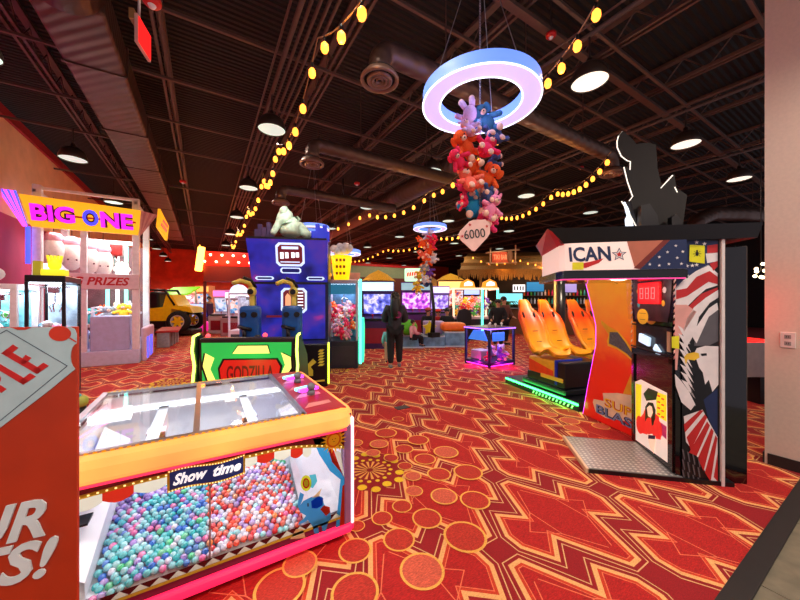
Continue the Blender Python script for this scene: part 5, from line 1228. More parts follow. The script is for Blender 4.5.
# flared light fans at both ends of sign
b = MB()
for k in range(6):
    y0 = -.05-k*.03; b.add([(-.16-k*.045, -.2, 3.78), (-.2-k*.045, -.2, 3.78), (-.06-k*.012, -.04, 3.08), (-.04-k*.012, -.04, 3.08)], [(0, 1, 2, 3)], k % 2)
b.build('light_fan', [glow('fan_blue', (60, 70, 255), 1.6), glow('fan_magenta', (255, 70, 200), 1.4)], bo)
b = MB()
for k in range(6): b.add([(BW+.05+k*.05, -.2+k*.05, 3.66), (BW+.1+k*.05, -.15+k*.05, 3.66), (BW+.02, -.0+k*.01, 3.10), (BW+.0, -.01+k*.01, 3.10)], [(0, 1, 2, 3)], k % 2)
b.build('light_fan', [mat('fan_pink', (240, 190, 190), .4), mat('fan_rose', (220, 150, 160), .4)], bo)
b = MB(); b.tube([(-.04, -.04, 2.3), (-.04, -.04, 3.08)], .04, 8); b.build('light_tube', glow('fan_blue', (60, 70, 255), 1.6), bo)
b = MB(); b.M = frame((BW+.34, .1, 0), (.35, .94, 0), (0, 0, 1)); b.prism([(0, 3.36), (.42, 3.1), (.5, 3.5), (.08, 3.84)], -.03, .03); b.build('side_sign', glow('sign_gold', (240, 176, 30), .55), bo)
b = MB(); b.M = frame((BW+.34, .1, 0), (.35, .94, 0), (0, 0, 1)) @ Matrix.Translation((.09, 3.42, .034)) @ Matrix.Rotation(-.45, 4, 'Z')
for k in range(5): b.box(k*.062, .045+k*.062, 0, .09, 0, .002); b.box(k*.055+.02, .04+k*.055+.02, .14, .22, 0, .002)
b.build('side_sign_marks', glow('letter_hot', (230, 50, 80), .7), bo)
b = MB(); b.box(.1, BW-.1, BD-.08, BD-.05, .34, 3.0, 0); b.build('back_wall', mat('crane_back_rose', (120, 70, 76), .4, var=.5, scale=2), bo)
b = MB(); b.box(.14, BW-.14, .02, .03, .34, 1.78); b.box(.14, BW-.14, .02, .03, 2.14, 3.08); b.build('front_glass', clear2, bo)
b = MB(); b.box(BW-.03, BW-.02, .14, BD-.14, .34, 3.08); b.build('side_glass', clear2, bo)
b = MB(); b.box(.9, 1.62, .05, .5, .34, 1.15, 0, .02); b.box(.14, .75, .05, .7, .34, .8, 0, .02); b.build('prize_bin', mat('bin_lilac', (190, 196, 236), .25), bo)
for k, x in enumerate((.95, 1.15, 1.33, 1.5)): MB().cyl((x, 1.4, 1.0), (x, 1.4, 3.0), .04, n=10).build('light_column', glow('column_mint', (120, 245, 220), 1.6) if k % 2 == 0 else glow('column_white', (225, 240, 250), 1.4), bo)
b = MB(); b.tube([(.9, .3, .7), (.9, .3, 1.35), (1.05, .3, 1.35)], .035, 8); b.tube([(.2, .2, 1.0), (1.1, .1, 1.3)], .018, 6); b.build('chute_rail', bw, bo)
b = MB(); b.box(.14, BW-.14, .85, .95, 2.95, 3.05); b.box(1.1, 1.35, .75, 1.0, 2.65, 2.95, 1, .03); b.cyl((1.22, .87, 2.65), (1.22, .87, 2.4), .03, n=8, m=2)
b.build('gantry', [bw, mat('gantry_red', (150, 30, 26), .4), chrome], bo)
q = MB(); q.M = frame((1.38, .6, 2.3), (1, 0, 0), (0, 0, 1)); q.prism([(.17*(1 if i % 2 == 0 else .8)*math.cos(i*PI/8), .2*(1 if i % 2 == 0 else .8)*math.sin(i*PI/8)) for i in range(16)], -.04, .04); q.build('white_star_light', glow('star_white', (255, 250, 235), 1.6), bo)
b = MB()
for k in range(3):
    a = k*2*PI/3; b.tube([(1.22, .87, 2.4), (1.22+.2*math.cos(a), .87+.2*math.sin(a), 2.3), (1.22+.1*math.cos(a), .87+.1*math.sin(a), 2.1)], .02, 6)
b.build('claw', chrome, bo)
b = MB(); b.box(BW, BW+.12, .2, 1.6, .0, .85, 0, .05); b.build('side_counter', mat('counter_pinkish', (226, 190, 208), .35), bo)
b = MB(); b.box(BW+.12, BW+.13, .25, .45, .08, .6); b.box(BW+.12, BW+.13, .75, 1.1, .08, .6); b.build('side_light', glow('fan_blue', (60, 70, 255), 1.6), bo)
light('AREA', (BW/2, .8, 3.04), 40, (255, 250, 252), bo, 1.4, sy=1.2); light('AREA', (1.2, .8, 1.75), 10, (225, 240, 255), bo, 1.2, sy=1.)
for k, (x, z) in enumerate(((.28, 2.62), (.55, 2.56), (.82, 2.5), (1.05, 2.46))):
    r = root('giant_plush', ['leftmost of four big white plush prizes hanging in the giant crane', 'second from left of four big white hanging plush prizes', 'third from left of four big white hanging plush prizes', 'rightmost of four big white plush prizes in the giant crane'][k], 'plush toy', (BX+x-.05, BY+.35+k*.12, z), 0, 'big white plush prizes')
    b = MB(); b.sph((0, 0, 0), (.2, .18, .34), 16, 10); b.build('torso', mat('plush_offwhite', (232, 218, 212), .95, bump=.5, scale=30), r)
    b = MB(); b.sph((0, 0, .32), (.16, .15, .14), 12, 8); b.build('hood', mat('plush_rose_trim', (226, 160, 176), .95), r)
    b = MB(); b.sph((.12, -.15, -.1), .02, 6, 4); b.sph((-.02, -.17, -.1), .02, 6, 4); b.build('button', mat('dot_maroon', (100, 30, 50), .6), r)
    MB().cyl((0, 0, .4), (0, 0, 3.85-z), .008, n=5).build('cord', dark, r)
cc_ = ['cream', 'pink', 'yellow', 'white', 'teal', 'orange', 'purple', 'grey']
for k in range(12):
    x, y = .25+.11*k+random.uniform(-.03, .03), .75+.3*(k % 3); plush(('bear', 'dog', 'bunny')[k % 3], cc_[k % 8], (BX+x, BY+y, .62+.35*((k % 3) > 0)+.02*k), .36, (random.uniform(-.4, .4), 0, PI+random.uniform(-.6, .6)), f'{cc_[k%8]} plush prize in the floor pile of the giant crane, heap spot {"left" if k<4 else "middle" if k<8 else "right"}', 'prizes in the giant crane')
b = MB(); b.box(.14, BW-.14, .72, 1.6, .34, .5); b.build('prize_floor', bl_, bo)
# ---- two small cranes at far left
fm_b = mat('frame_black', (24, 24, 28), .3)
c1 = crane('claw_machine', 'black framed claw machine with yellow topper, just above the orange sign board', (-2.24, 6.85, 0), 0, .43, .75, 1.90, fm_b, fm_b, mat('inner_ice', (170, 200, 226), .4, var=.5, scale=5), pw=.04, head=.1, zb=.9, energy=9)
b = MB(); b.box(.12, .4, .1, .3, 1.9, 2.0, 0, .02); b.sph((.26, .2, 2.08), (.08, .05, .1), 12, 8)
for k in range(5): b.tube([(.2+k*.03, .2, 2.1), (.18+k*.04, .2, 2.22)], .018, 6)
b.build('topper', glow('topper_yellow', (240, 226, 40), .5), c1)
MB().box(.05, .14, .1, .2, 1.9, 2.12, 0, .01).build('topper_side', glow('topper_olive', (150, 140, 30), .4), c1)
MB().box(.0, .3, .25, .3, 1.9, 2.1, 0, .01).build('topper_back', mat('topper_white', (226, 226, 230), .5), c1)
c2 = crane('claw_machine', 'pale framed claw machine with round yellow topper at the far left edge', (-2.86, 6.75, 0), 0, .58, .75, 1.76, bw, bw, mat('inner_teal', (120, 200, 210), .4, var=.5, scale=5), pw=.07, head=.08, zb=.9, energy=9)
b = MB(); b.sph((.12, .2, 1.9), (.26, .1, .17), 16, 8); b.build('topper', mat('topper_gold', (240, 200, 70), .4, emit=(240, 200, 70), es=.3), c2)
b = MB(); b.sph((.28, .13, 1.9), (.15, .05, .11), 14, 8); b.build('topper_face', white, c2)
b = MB(); b.sph((.3, .09, 1.92), (.03, .02, .03), 8, 6); b.build('topper_mark', mat('mark_navy', (50, 50, 120), .4), c2)
def balls(n_, x0, x1, y0, y1, z0, z1, cols_, group, where, r0=.06):
    pr_ = {}
    for k in range(n_):
        c_ = cols_[k % len(cols_)]
        if c_ not in pr_:
            b = MB(); b.sph((0, 0, 0), r0, 10, 7); b.cyl((0, 0, -.004), (0, 0, .004), r0*1.03, n=12, m=1); pr_[c_] = b.build('prize_ball', [mat('ball_'+c_.replace(' ', '_'), PC[c_], .35), white]); o = pr_[c_]
        else: o = pr_[c_].copy(); C.objects.link(o)
        o.location = (random.uniform(x0, x1), random.uniform(y0, y1), z0+(z1-z0)*random.random()**1.3+r0); o.rotation_euler = (random.uniform(0, 3), random.uniform(0, 3), 0)
        tag(o, f'{c_} prize ball {where}', 'prize ball', group)
balls(16, -2.16, -1.92, 6.95, 7.4, .9, 1.1, ['hot pink', 'white', 'aqua', 'pink', 'steel blue', 'grey'], 'prizes in the black framed claw machine', 'inside the black framed claw machine')
balls(14, -2.75, -2.4, 6.9, 7.3, .9, 1.3, ['teal', 'aqua', 'green', 'white', 'steel blue'], 'prizes in the far left claw machine', 'inside the pale claw machine at far left edge')
# ---- magenta neon along left wall
MB_ = MB(); MB_.box(XL+.0, XL+.05, 4, 9.5, 3.28, 3.33); t = tag(MB_.build('neon_strip', glow('neon_magenta', (255, 30, 150), 3)), 'magenta neon strip along the left wall behind the cranes', 'light')
light('AREA', (XL+.35, 7.5, 3.25), 20, (255, 30, 140), None, 4, (0, math.radians(30), 0), sy=.1)
# ---- claw machine with foaming cup topper
cp = at(329, 7.35); cm = crane('claw_machine', 'claw machine full of pink prizes with yellow cup topper and mint side light', (2.30, 6.95, 0), math.radians(-28), .72, .8, 1.98, mat('frame_lilac', (196, 190, 214), .3), mat('base_slate', (44, 46, 66), .35), mat('inner_blue_grey', (70, 110, 150), .4, var=.5, scale=6), zb=.62, head=.08, energy=8)
b = MB(); b.box(.02, .7, .01, .03, 1.66, 1.9); b.build('header_glass', glow('header_teal', (40, 110, 140), .5), cm)
b = MB(); b.box(.74, .80, .0, .05, .1, 2.0, 0, .01); b.build('side_light', glow('led_mint', (90, 255, 210), 1.8), cm)
b = MB(); b.M = frame((.74, .3, 0), (0, 1, 0), (0, 0, 1)); b.prism([(-.1, .1), (.15, .2), (.3, .5), (.34, .9), (.1, 1.12), (-.1, 1.1)], -.0, .1); b.build('side_fin', glow('fin_mint', (60, 230, 170), .8), cm)
b = MB(); b.lathe([(0, 1.98), (.17, 1.98), (.24, 2.55), (0, 2.55)], (.32, .3, 0), 20); b.build('cup_topper', glow('cup_yellow', (250, 200, 10), .75), cm)
b = MB()
for k in range(11): b.sph((.32+random.uniform(-.19, .19), .3+random.uniform(-.12, .1), 2.6+random.uniform(0, .2)), .09, 10, 6)
b.build('foam_topper', white, cm)
b = MB(); b.sph((.0, .2, 2.35), (.08, .06, .2), 10, 6); b.sph((.05, .1, 2.1), .07, 10, 6); b.build('topper_bulb', glow('topper_orange', (255, 150, 40), 1.2), cm)
b = MB()
for k in range(3):
    for j in range(3): b.box(.22+j*.08, .27+j*.08, .055, .065, 2.1+k*.15, 2.16+k*.15)
b.build('cup_marks', mat('cup_mark', (150, 90, 10), .5), cm)
Mc = Matrix.Translation((2.30, 6.95, 0)) @ Matrix.Rotation(math.radians(-28), 4, 'Z')
for k in range(26):
    p = Mc @ Vector((random.uniform(.12, .6), .12+.5*(k/26), .70+.62*(k/26)+random.uniform(-.03, .1))); c_ = ['hot pink', 'pink', 'rose', 'white', 'pink', 'hot pink', 'orange', 'lilac', 'teal'][k % 9]
    plush(('bear', 'dog', 'bunny')[k % 3], c_, p, .21, (random.uniform(-1, 1), random.uniform(-1, 1), PI+random.uniform(-1, 1)), f'small {c_} plush heaped in the claw machine under the yellow cup', 'prizes in the yellow cup claw machine')
MB_ = MB(); MB_.cyl((3.33, 8.2, 0), (3.33, 8.2, 2.6), .035, n=8); tag(MB_.build('post', fm_b), 'black post standing behind the claw machine with the yellow cup', 'post')
# orange framed cabinet just behind
c3 = crane('claw_machine', 'cream and orange topped prize cabinet behind the mint lit claw machine', (3.1, 8.55, 0), math.radians(-20), .7, .7, 2.3, mat('frame_peach', (240, 196, 160), .3), mat('base_peach', (226, 170, 150), .35), mat('inner_mint', (110, 190, 160), .4, var=.5), head=.2, energy=1.5)
# ---- ring light cluster stand, play table with pods
pt = at(432, 10.2); px0 = Matrix.Translation((pt.x, pt.y, 0)) @ Matrix.Rotation(-YAW, 4, 'Z')
tb = root('play_table', 'low blue grey play table of joined blocks with orange slide and yellow star', 'game', pt, -YAW)
pdm = mat('pod_blue', (110, 160, 190), .4, var=.3, scale=6); pde = mat('pod_edge', (214, 230, 240), .4)
for k, (x0, x1, y0, y1, z1) in enumerate(((-.95, -.28, -.05, .6, .42), (-.26, .42, .1, .7, .38), (.44, 1.1, .2, .9, .5))):
    b = MB(); b.box(x0, x1, y0, y1, .0, z1, 0, .03); b.box(x0-.01, x1+.01, y0-.01, y1+.01, z1-.04, z1, 1, .01); b.box(x0-.01, x1+.01, y0-.01, y1+.01, 0, .05, 1, .01); b.build('pod', [pdm, pde], tb)
b = MB(); b.M = Matrix.Translation((.3, .25, 0)); b.prism([(-.3, .15), (.8, .35), (.8, .62), (.2, .66), (-.3, .6)], 0, 0) if False else b.box(.05, .85, .0, .6, .5, .78, 0, .1); b.build('orange_slide', mat('slide_orange', (250, 120, 20), .4), tb)
b = MB(); b.M = frame((-.05, .3, .62), (1, 0, 0), (0, 0, 1)); b.prism([(.24*(1 if i % 2 == 0 else .55)*math.cos(PI/2+i*PI/5), .24*(1 if i % 2 == 0 else .55)*math.sin(PI/2+i*PI/5)) for i in range(10)], -.1, .1); b.build('yellow_star', mat('star_yellow', (250, 226, 20), .4), tb)
b = MB(); b.box(-.2, .5, .75, 1.3, .0, .8, 0, .04); b.build('white_desk', mat('desk_lilac', (190, 170, 226), .4), tb)
g_ = at(406, 9.9); po_ = MB(); po_.sph((0, 0, .25), (.31, .28, .25), 16, 10); tag(po_.build('pouf', mat('pouf_green', (90, 190, 30), .6), None, (at(408, 10.05).x, at(408, 10.05).y, .425)), 'green rounded pouf seat on the pale blue blocks', 'seat')
fp = at(434, 9.95); MBp = MB(); MBp.tube([(-.02, 0, .5), (.0, 0, 1.2), (-.12, 0, 2.05)], .05, 8); MBp.prism([(-.16, -.1), (.16, -.1), (.16, .1), (-.16, .1)], .38, .52); MBp.tube([(-.12, 0, .5), (-.02, 0, 1.1)], .03, 6)
tag(MBp.build('slanted_post', black, None, fp), 'black slanted post standing on the play table blocks', 'post')
# people
kid = person(at(413, 9.62)+Vector((0, 0, .13)), -YAW-1.2, 'small child in pale pink top sitting on the green pouf', 'sit', .62, mat('pink_cloth', (226, 160, 170), .8), blk, arms='front')
rh = mat('red_hat', (220, 50, 34), .7); rh2 = mat('rose_cap', (196, 90, 80), .7)
for k, (u, d, lab, tp, hat, s_) in enumerate(((427, 11.8, 'person in dark top and dusty red cap leaning over the play table', blk, rh2, .95), (438, 12.3, 'person in red top and red hat behind the slanted post', red, rh, .9), (447, 11.9, 'person in dark clothes seated right of the red hats', blk, None, .95), (458, 13.6, 'person in a rose top seated in the middle background', mat('rose_cloth', (190, 90, 90), .8), None, .9), (498, 10.4, 'person in dark clothes standing by the glowing prize crane', blk, None, .9), (504, 11.0, 'person in brown jacket right of the glowing prize crane', mat('brown_cloth', (110, 60, 46), .8), None, .95))):
    p = at(u, d); sit = k < 4
    person(p, -YAW+PI+random.uniform(-.5, .5), lab, 'sit' if sit else 'stand', s_, tp, blk, hat=hat, arms='front' if k < 2 else 'bent', lean=.08 if k < 2 else 0)
    if sit:
        st_ = MB(); st_.cyl((0, 0, 0), (0, 0, .03), .2, n=16); st_.cyl((0, 0, .03), (0, 0, .42*s_-.04), .03, n=8); st_.cyl((0, 0, .42*s_-.04), (0, 0, .42*s_), .18, n=16)
        tag(st_.build('stool', black, None, p), f'round stool under the {lab.split(" leaning")[0].split(" behind")[0].split(" seated")[0]}', 'stool')
person(at(388.5, 7.9), -YAW+.1, 'small child half hidden behind the standing woman', 'stand', .52, mat('teal_cloth', (110, 160, 170), .8), mat('tan_cloth', (200, 150, 130), .8))
person(at(209.5, 17.3), -YAW-1.4, 'person in tan jacket and dark trousers standing in the far aisle', 'stand', 1.0, mat('tan_jacket', (150, 120, 84), .8), mat('grey_trouser', (60, 56, 60), .8), arms='front')
person(at(221, 20), -YAW+1.0, 'distant person in dark clothes seated right of the far aisle walker', 'sit', 1.0, blk, mat('blue_trouser', (50, 60, 90), .8))
st_ = MB(); st_.box(-.2, .2, -.25, .2, 0, .4, 0, .03); tag(st_.build('stool', mat('stool_navy', (40, 40, 90), .5), None, at(221, 20)), 'navy box seat under the distant seated person', 'stool')
# black game chairs
def chair(u, d, lab, rz):
    r = root('game_chair', lab, 'chair', at(u, d), rz, 'black game chairs')
    MB().box(-.24, .24, -.22, .22, .42, .5, 0, .03).build('seat', black, r)
    b = MB(); b.M = frame((0, .2, 0), (1, 0, 0), (0, 0, 1)); b.prism([(-.24, .55), (.24, .55), (.27, .9), (.2, 1.15), (.0, 1.22), (-.2, 1.15), (-.27, .9)], -.05, .05); b.build('backrest', black, r)
    b = MB(); b.box(-.03, .03, .18, .26, .42, .7); b.build('back_support', dark, r); MB().cyl((0, 0, 0), (0, 0, .42), .04, n=8).build('pedestal', dark, r); MB().cyl((0, 0, 0), (0, 0, .03), .24, n=16).build('foot', dark, r)
chair(463, 12.0, 'black game chair with rounded back left of the purple edged prize box', -YAW+PI)
chair(452, 13.0, 'black game chair in front of the glowing prize crane', -YAW+PI)
# ---- prize box (purple edges)
hb = root('prize_box', 'square glass prize box with purple glowing edges and magenta light on the carpet', 'arcade machine', (5.42, 5.06, 0), 0)
hp_ = mat('box_navy', (30, 26, 80), .3); W2, D2, H2 = .86, .80, .90
b = MB(); b.box(0, W2, 0, D2, .05, .12, 0, .01); b.build('base', hp_, hb)
for x in (0, W2-.05):
    for y in (0, D2-.05): MB().box(x, x+.05, y, y+.05, .0, H2-.03, 0, .006).build('corner_post', hp_, hb)
pl_ = glow('led_purple', (150, 90, 255), 2.2)
b = MB(); b.box(-.01, W2+.01, -.01, D2+.01, H2-.04, H2-.015, 1); b.box(.0, W2, .0, D2, H2-.015, H2, 0, .004); b.build('top_edge_light', [hp_, pl_], hb)
b = MB(); b.box(.05, W2-.05, .004, .009, .12, H2-.05); b.box(.004, .009, .05, D2-.05, .12, H2-.05); b.box(W2-.009, W2-.004, .05, D2-.05, .12, H2-.05); b.build('glass_panel', clear2, hb)
b = MB(); b.box(.02, W2-.02, .02, D2-.02, .03, .05); b.build('under_light', glow('led_magenta', (240, 60, 230), 1.6), hb)
for x_, y_, rot_, sz in ((-.1, .4, (0, 0, 0), .6), (.4, -.12, (0, 0, 0), .6)): light('POINT', (x_, y_, .1), 3, (255, 20, 200), hb, .05)
b = MB(); b.M = frame((.02, .4, .6), (0, -1, 0), (0, 0, 1)); b.prism([(-.3, 0), (.3, 0), (.18, .22), (-.12, .22)], -.04, .0); b.build('blue_console', mat('console_blue', (60, 130, 240), .4, emit=(60, 130, 240), es=.4), hb)
b = MB(); b.box(.2, .6, .08, .11, .58, .78, 0, .02); b.build('blue_console', mat('console_blue', (60, 130, 240), .4, emit=(60, 130, 240), es=.4), hb)
MB().cyl((W2/2, D2/2, .12), (W2/2, D2/2, H2-.04), .04, n=10).build('centre_post', chrome, hb)
b = MB(); b.box(.1, .45, .35, .7, .12, .34, 0, .02); b.build('prize_chute', mat('chute_grey', (150, 130, 140), .4), hb)
for k, (x, y, z) in enumerate(((.15, .15, H2), (.32, .12, H2), (.62, .2, H2), (.45, .4, H2))):
    q = MB(); q.cyl((x, y, z), (x, y, z+.05), .015, n=8); q.sph((x, y, z+.07), .03, 10, 6); q.build('joystick', white, hb)
light('AREA', (W2/2, D2/2, H2-.06), 3, (240, 230, 255), hb, .6)
for k, (x, y, c_, s_) in enumerate(((.6, .2, 'lilac', .3), (.74, .3, 'white', .28), (.5, .16, 'purple', .26), (.72, .6, 'pink', .24), (.2, .2, 'hot pink', .2), (.6, .55, 'navy', .26))):
    plush(('bear', 'dog')[k % 2], c_, (5.42+x, 5.06+y, .12+s_*.42), s_, (0, 0, PI*.8+k), f'{c_} plush toy on the floor of the purple edged prize box', 'plush toys in the purple edged prize box')
# ---- glowing prize crane in the background
gp = at(453, 12.3); gl_ = root('prize_crane', 'open prize crane outlined in mint green light behind the purple edged box', 'arcade machine', gp, -YAW)
wd_ = 1.75; mint = glow('led_mint', (90, 255, 210), 1.8); peach = glow('led_peach', (255, 200, 170), .9)
b = MB(); b.box(0, wd_, 0, 1.2, 0, .78, 0, .03); b.build('base', mat('crane_base_dark', (40, 30, 46), .4), gl_)
MB().box(-.02, wd_+.02, -.02, 1.2, .8, .88, 0, .01).build('rail', mat('rail_pinkish', (226, 190, 200), .4), gl_)
for x, y, m_ in ((0, 0, peach), (.14, .9, mint), (wd_-.06, .0, mint), (wd_-.3, .8, peach), (1.08, -.06, mint)): MB().box(x, x+.07, y, y+.07, .0 if x == 1.08 else .88, 1.95, 0, .01).build('light_post', m_, gl_)
b = MB(); b.box(0, wd_, 0, .06, 1.93, 2.0); b.box(0, .06, 0, 1.2, 1.93, 2.0); b.box(wd_-.06, wd_, 0, 1.2, 1.93, 2.0); b.build('top_rail', peach, gl_)
for x in (.55, 1.4):
    b = MB(); b.M = frame((x, .0, 2.0), (1, 0, 0), (0, 0, 1)); b.prism([(-.3, 0), (.3, 0), (.24, .22), (0, .34), (-.26, .2)], -.03, .03, 0); b.build('topper_sign', glow('topper_orange2', (245, 150, 40), .7), gl_)
    b = MB(); b.M = frame((x+.02, -.035, 2.04), (1, 0, 0), (0, 0, 1)); b.prism([(-.16, .02), (.18, .04), (.16, .16), (0, .22), (-.14, .14)], 0, .01, 0); b.build('topper_sign_face', glow('topper_pinkwhite', (250, 215, 220), .9), gl_)
light('AREA', (wd_/2, .6, 1.9), 18, (255, 230, 190), gl_, 1.4)
for k in range(22):
    c_ = ['yellow', 'orange', 'pink', 'green', 'purple', 'white', 'teal', 'hot pink'][k % 8]; lx = .2+(k % 7)*.21; ly = .2+.3*((k*5) % 3); p = gp+Matrix.Rotation(-YAW, 3, 'Z') @ Vector((lx, ly, .88+.1+(.0, .26, .5)[k//8]))
    plush(('bear', 'dog', 'bunny')[k % 3], c_, p, .24, (random.uniform(-.5, .5), random.uniform(-.5, .5), PI+random.uniform(-1, 1)), f'{c_} plush stacked inside the mint lit prize crane, layer {"bottom" if k < 8 else "middle" if k < 16 else "top"}', 'prizes in the mint lit crane')
# ---- video cabinets in the background
def cabinet(name, lab, u, d, w, h, screen_c, body_c, top_c=None, thatch=False, rz=0):
    r = root(name, lab, 'arcade machine', at(u, d), -YAW+rz); bm_ = mat('cab_'+str(body_c[0])+'_'+str(body_c[2]), body_c, .35)
    b = MB(); b.M = frame((-w/2, 0, 0), (0, 1, 0), (0, 0, 1)); b.M = frame((w/2, 0, 0), (0, 1, 0), (0, 0, 1)); b.prism([(-.45, 0), (.5, 0), (.5, h), (-.1, h), (-.05, h*.82), (.1, h*.48), (-.45, h*.40)], -w, 0); b.build('cabinet', bm_, r)
    sm_ = mat('scr_'+lab[:12].replace(' ', '_'), screen_c, .3, emit=screen_c, es=.7, var=.7, scale=5)
    n_ = sm_.node_tree.nodes; L_ = sm_.node_tree.links; cr_ = [x for x in n_ if x.type == 'VALTORGB'][0]; L_.new(cr_.outputs['Color'], n_['Principled BSDF'].inputs['Emission Color'])
    cr_.color_ramp.elements[0].color = lin((30, 40, 140)); x_ = cr_.color_ramp.elements.new(.48); x_.color = lin(screen_c); x_ = cr_.color_ramp.elements.new(.6); x_.color = lin((225, 225, 245)); cr_.color_ramp.elements[-1].color = lin(tuple(int(c*.6) for c in screen_c))
    b = MB(); b.add([(-w/2+.06, -.07, h*.80), (w/2-.06, -.07, h*.80), (w/2-.06, .075, h*.50), (-w/2+.06, .075, h*.50)], [(3, 2, 1, 0)]); b.build('screen', sm_, r)
    b = MB(); b.box(-w/2+.02, w/2-.02, -.13, -.1, h*.85, h*.98); b.build('marquee', glow('marq_'+str(screen_c[0])+str(screen_c[2]), top_c or (170, 190, 255), .9), r)
    b = MB(); b.box(-w/2+.05, w/2-.05, -.44, -.2, h*.41, h*.44); b.build('control_panel', black, r)
    for x in (-.15, .15): q = MB(); q.cyl((x, -.3, h*.44), (x, -.3, h*.48), .012, n=6); q.sph((x, -.3, h*.49), .03, 8, 6); q.build('joystick', red, r)
    b = MB(); b.box(-w/2+.1, w/2-.1, -.455, -.45, h*.08, h*.3); b.build('coin_door', mat('coin_door_red', (150, 30, 50), .4), r)
    if thatch:
        b = MB(); b.lathe([(w*.55, h), (w*.3, h+.22), (0, h+.38)], (0, .15, 0), 16); b.build('thatch_topper', mat('thatch_yellow', (236, 170, 30), .8, var=.3, scale=40, bump=.6), r)
    return r
cabinet('video_cabinet', 'blue lit video cabinet with yellow thatch topper left of the standing woman', 378, 10.5, 1.05, 2.15, (110, 120, 230), (60, 30, 90), (190, 220, 250), True)
cabinet('video_cabinet', 'purple video cabinet with pale green sign behind the play table', 416, 13.8, 1.3, 2.3, (200, 70, 220), (90, 40, 130), (120, 150, 160))
sg_ = root('cabinet_sign', 'pale green sign board with red lettering marks above the purple cabinet', 'sign', at(414.5, 13.65)+Vector((0, 0, 2.32)), -YAW)
MB().box(-.42, .3, -.06, .0, 0, .55, 0, .05).build('sign_face', glow('sign_palegreen', (190, 230, 200), .7), sg_)
b = MB(); b.M = frame((0, -.065, 0), (1, 0, 0), (0, 0, 1))
for k in range(6): b.prism([(-.33+k*.1, .2+k*.012), (-.26+k*.1, .22+k*.012), (-.24+k*.1, .38+k*.012), (-.31+k*.1, .36+k*.012)], 0, .005)
b.build('sign_marks', glow('marks_red', (230, 60, 40), .7), sg_)
cabinet('video_cabinet', 'lilac video cabinet behind the red hats', 438, 15.6, 1.1, 2.2, (160, 120, 230), (120, 90, 170), (220, 200, 250))
cabinet('video_cabinet', 'red and orange lit cabinet left of the glowing prize crane', 451, 16, 1.3, 2.5, (220, 110, 40), (120, 30, 20), (255, 210, 120), True)
cabinet('video_cabinet', 'dark cabinet with violet screen behind the claw machine with yellow cup', 361, 16, 1.3, 2.1, (150, 110, 230), (50, 30, 80))
cabinet('video_cabinet', 'far cabinet with blue screen left of the big blue shooting cabinet', 240, 14, 1.2, 1.9, (120, 190, 230), (160, 130, 140), (230, 230, 245))
cabinet('video_cabinet', 'far pale cabinet beside the one with the blue screen', 228, 15, 1.3, 2.0, (170, 200, 230), (206, 190, 200), (240, 120, 200))
cabinet('video_cabinet', 'dim cabinet with violet screen at the end of the far aisle', 219, 26, 1.6, 2.1, (140, 60, 160), (60, 30, 60))
for k, (u, d, c_) in enumerate(((405, 19, (90, 110, 230)), (470, 20, (230, 120, 80)), (395, 22, (220, 90, 180)))):
    cabinet('video_cabinet', ['distant blue cabinet far behind the standing woman', 'distant warm lit cabinet far behind the mint crane', 'distant pink cabinet far behind the woman'][k], u, d, 1.4, 2.2, c_, (60, 40, 60))
# whites of far crane near 232
c4 = crane('claw_machine', 'pale crane cabinet with arched blue white toppers left of the mounted guns', tuple(at(228, 9.8)), math.radians(-25), .95, .8, 1.75, mat('frame_pearl', (230, 226, 240), .3), mat('base_pearl', (226, 206, 214), .35), mat('inner_pearl', (200, 210, 235), .4, var=.4), zb=.6, head=.06, energy=3)
for x, s_ in ((.28, .26), (.7, .2)):
    b = MB(); b.M = frame((x, .1, 1.75), (1, 0, 0), (0, 0, 1)); b.prism([(s_*math.cos(PI*i/10), s_*math.sin(PI*i/10)) for i in range(11)], -.05, .05); b.build('arched_topper', glow('topper_ice', (190, 215, 245), .8), c4)
b = MB(); b.sph((.5, .4, 2.12), (.4, .2, .05), 14, 6); b.build('topper_disc', glow('disc_lilac', (230, 190, 250), .9), c4)
# ---- red marquee with bulbs in the far left middle
mq = root('lighted_marquee', 'long red marquee studded with round bulbs above the far aisle', 'sign', at(228, 13.5)+Vector((0, 0, 0)), -YAW+.35)
b = MB(); b.box(-.95, 1.6, 0, .5, 2.95, 3.55, 0, .03); b.build('marquee_box', glow('marquee_red', (210, 24, 10), .6), mq)
b = MB(); b.box(-.9, 1.55, .02, .48, 2.3, 2.95, 0); b.build('lower_wall', mat('marquee_maroon', (110, 24, 16), .6), mq)
k = 0
for i in range(12):
    b = MB(); b.sph((-.85+i*.21, -.03, 3.12+(.28 if i % 2 else 0)), .05, 10, 6); b.build('bulb', glow('bulb_peach', (255, 200, 150), 5), mq)
b = MB(); b.M = Matrix.Translation((-1.0, -.1, 3.2)) @ Matrix.Rotation(.12, 4, 'Y'); b.box(-.13, .13, -.05, .05, -.5, .5, 0, .05); b.build('side_lamp', glow('lamp_orange', (255, 150, 50), 9), mq)
for x in (-.9, 1.5): MB().box(x-.05, x+.05, .2, .3, 0, 2.3).build('post', mat('marquee_maroon', (110, 24, 16), .6), mq)
light('POINT', mq.location+Vector((-.4, -.6, 3.2)), 25, (255, 130, 60), None, .2)
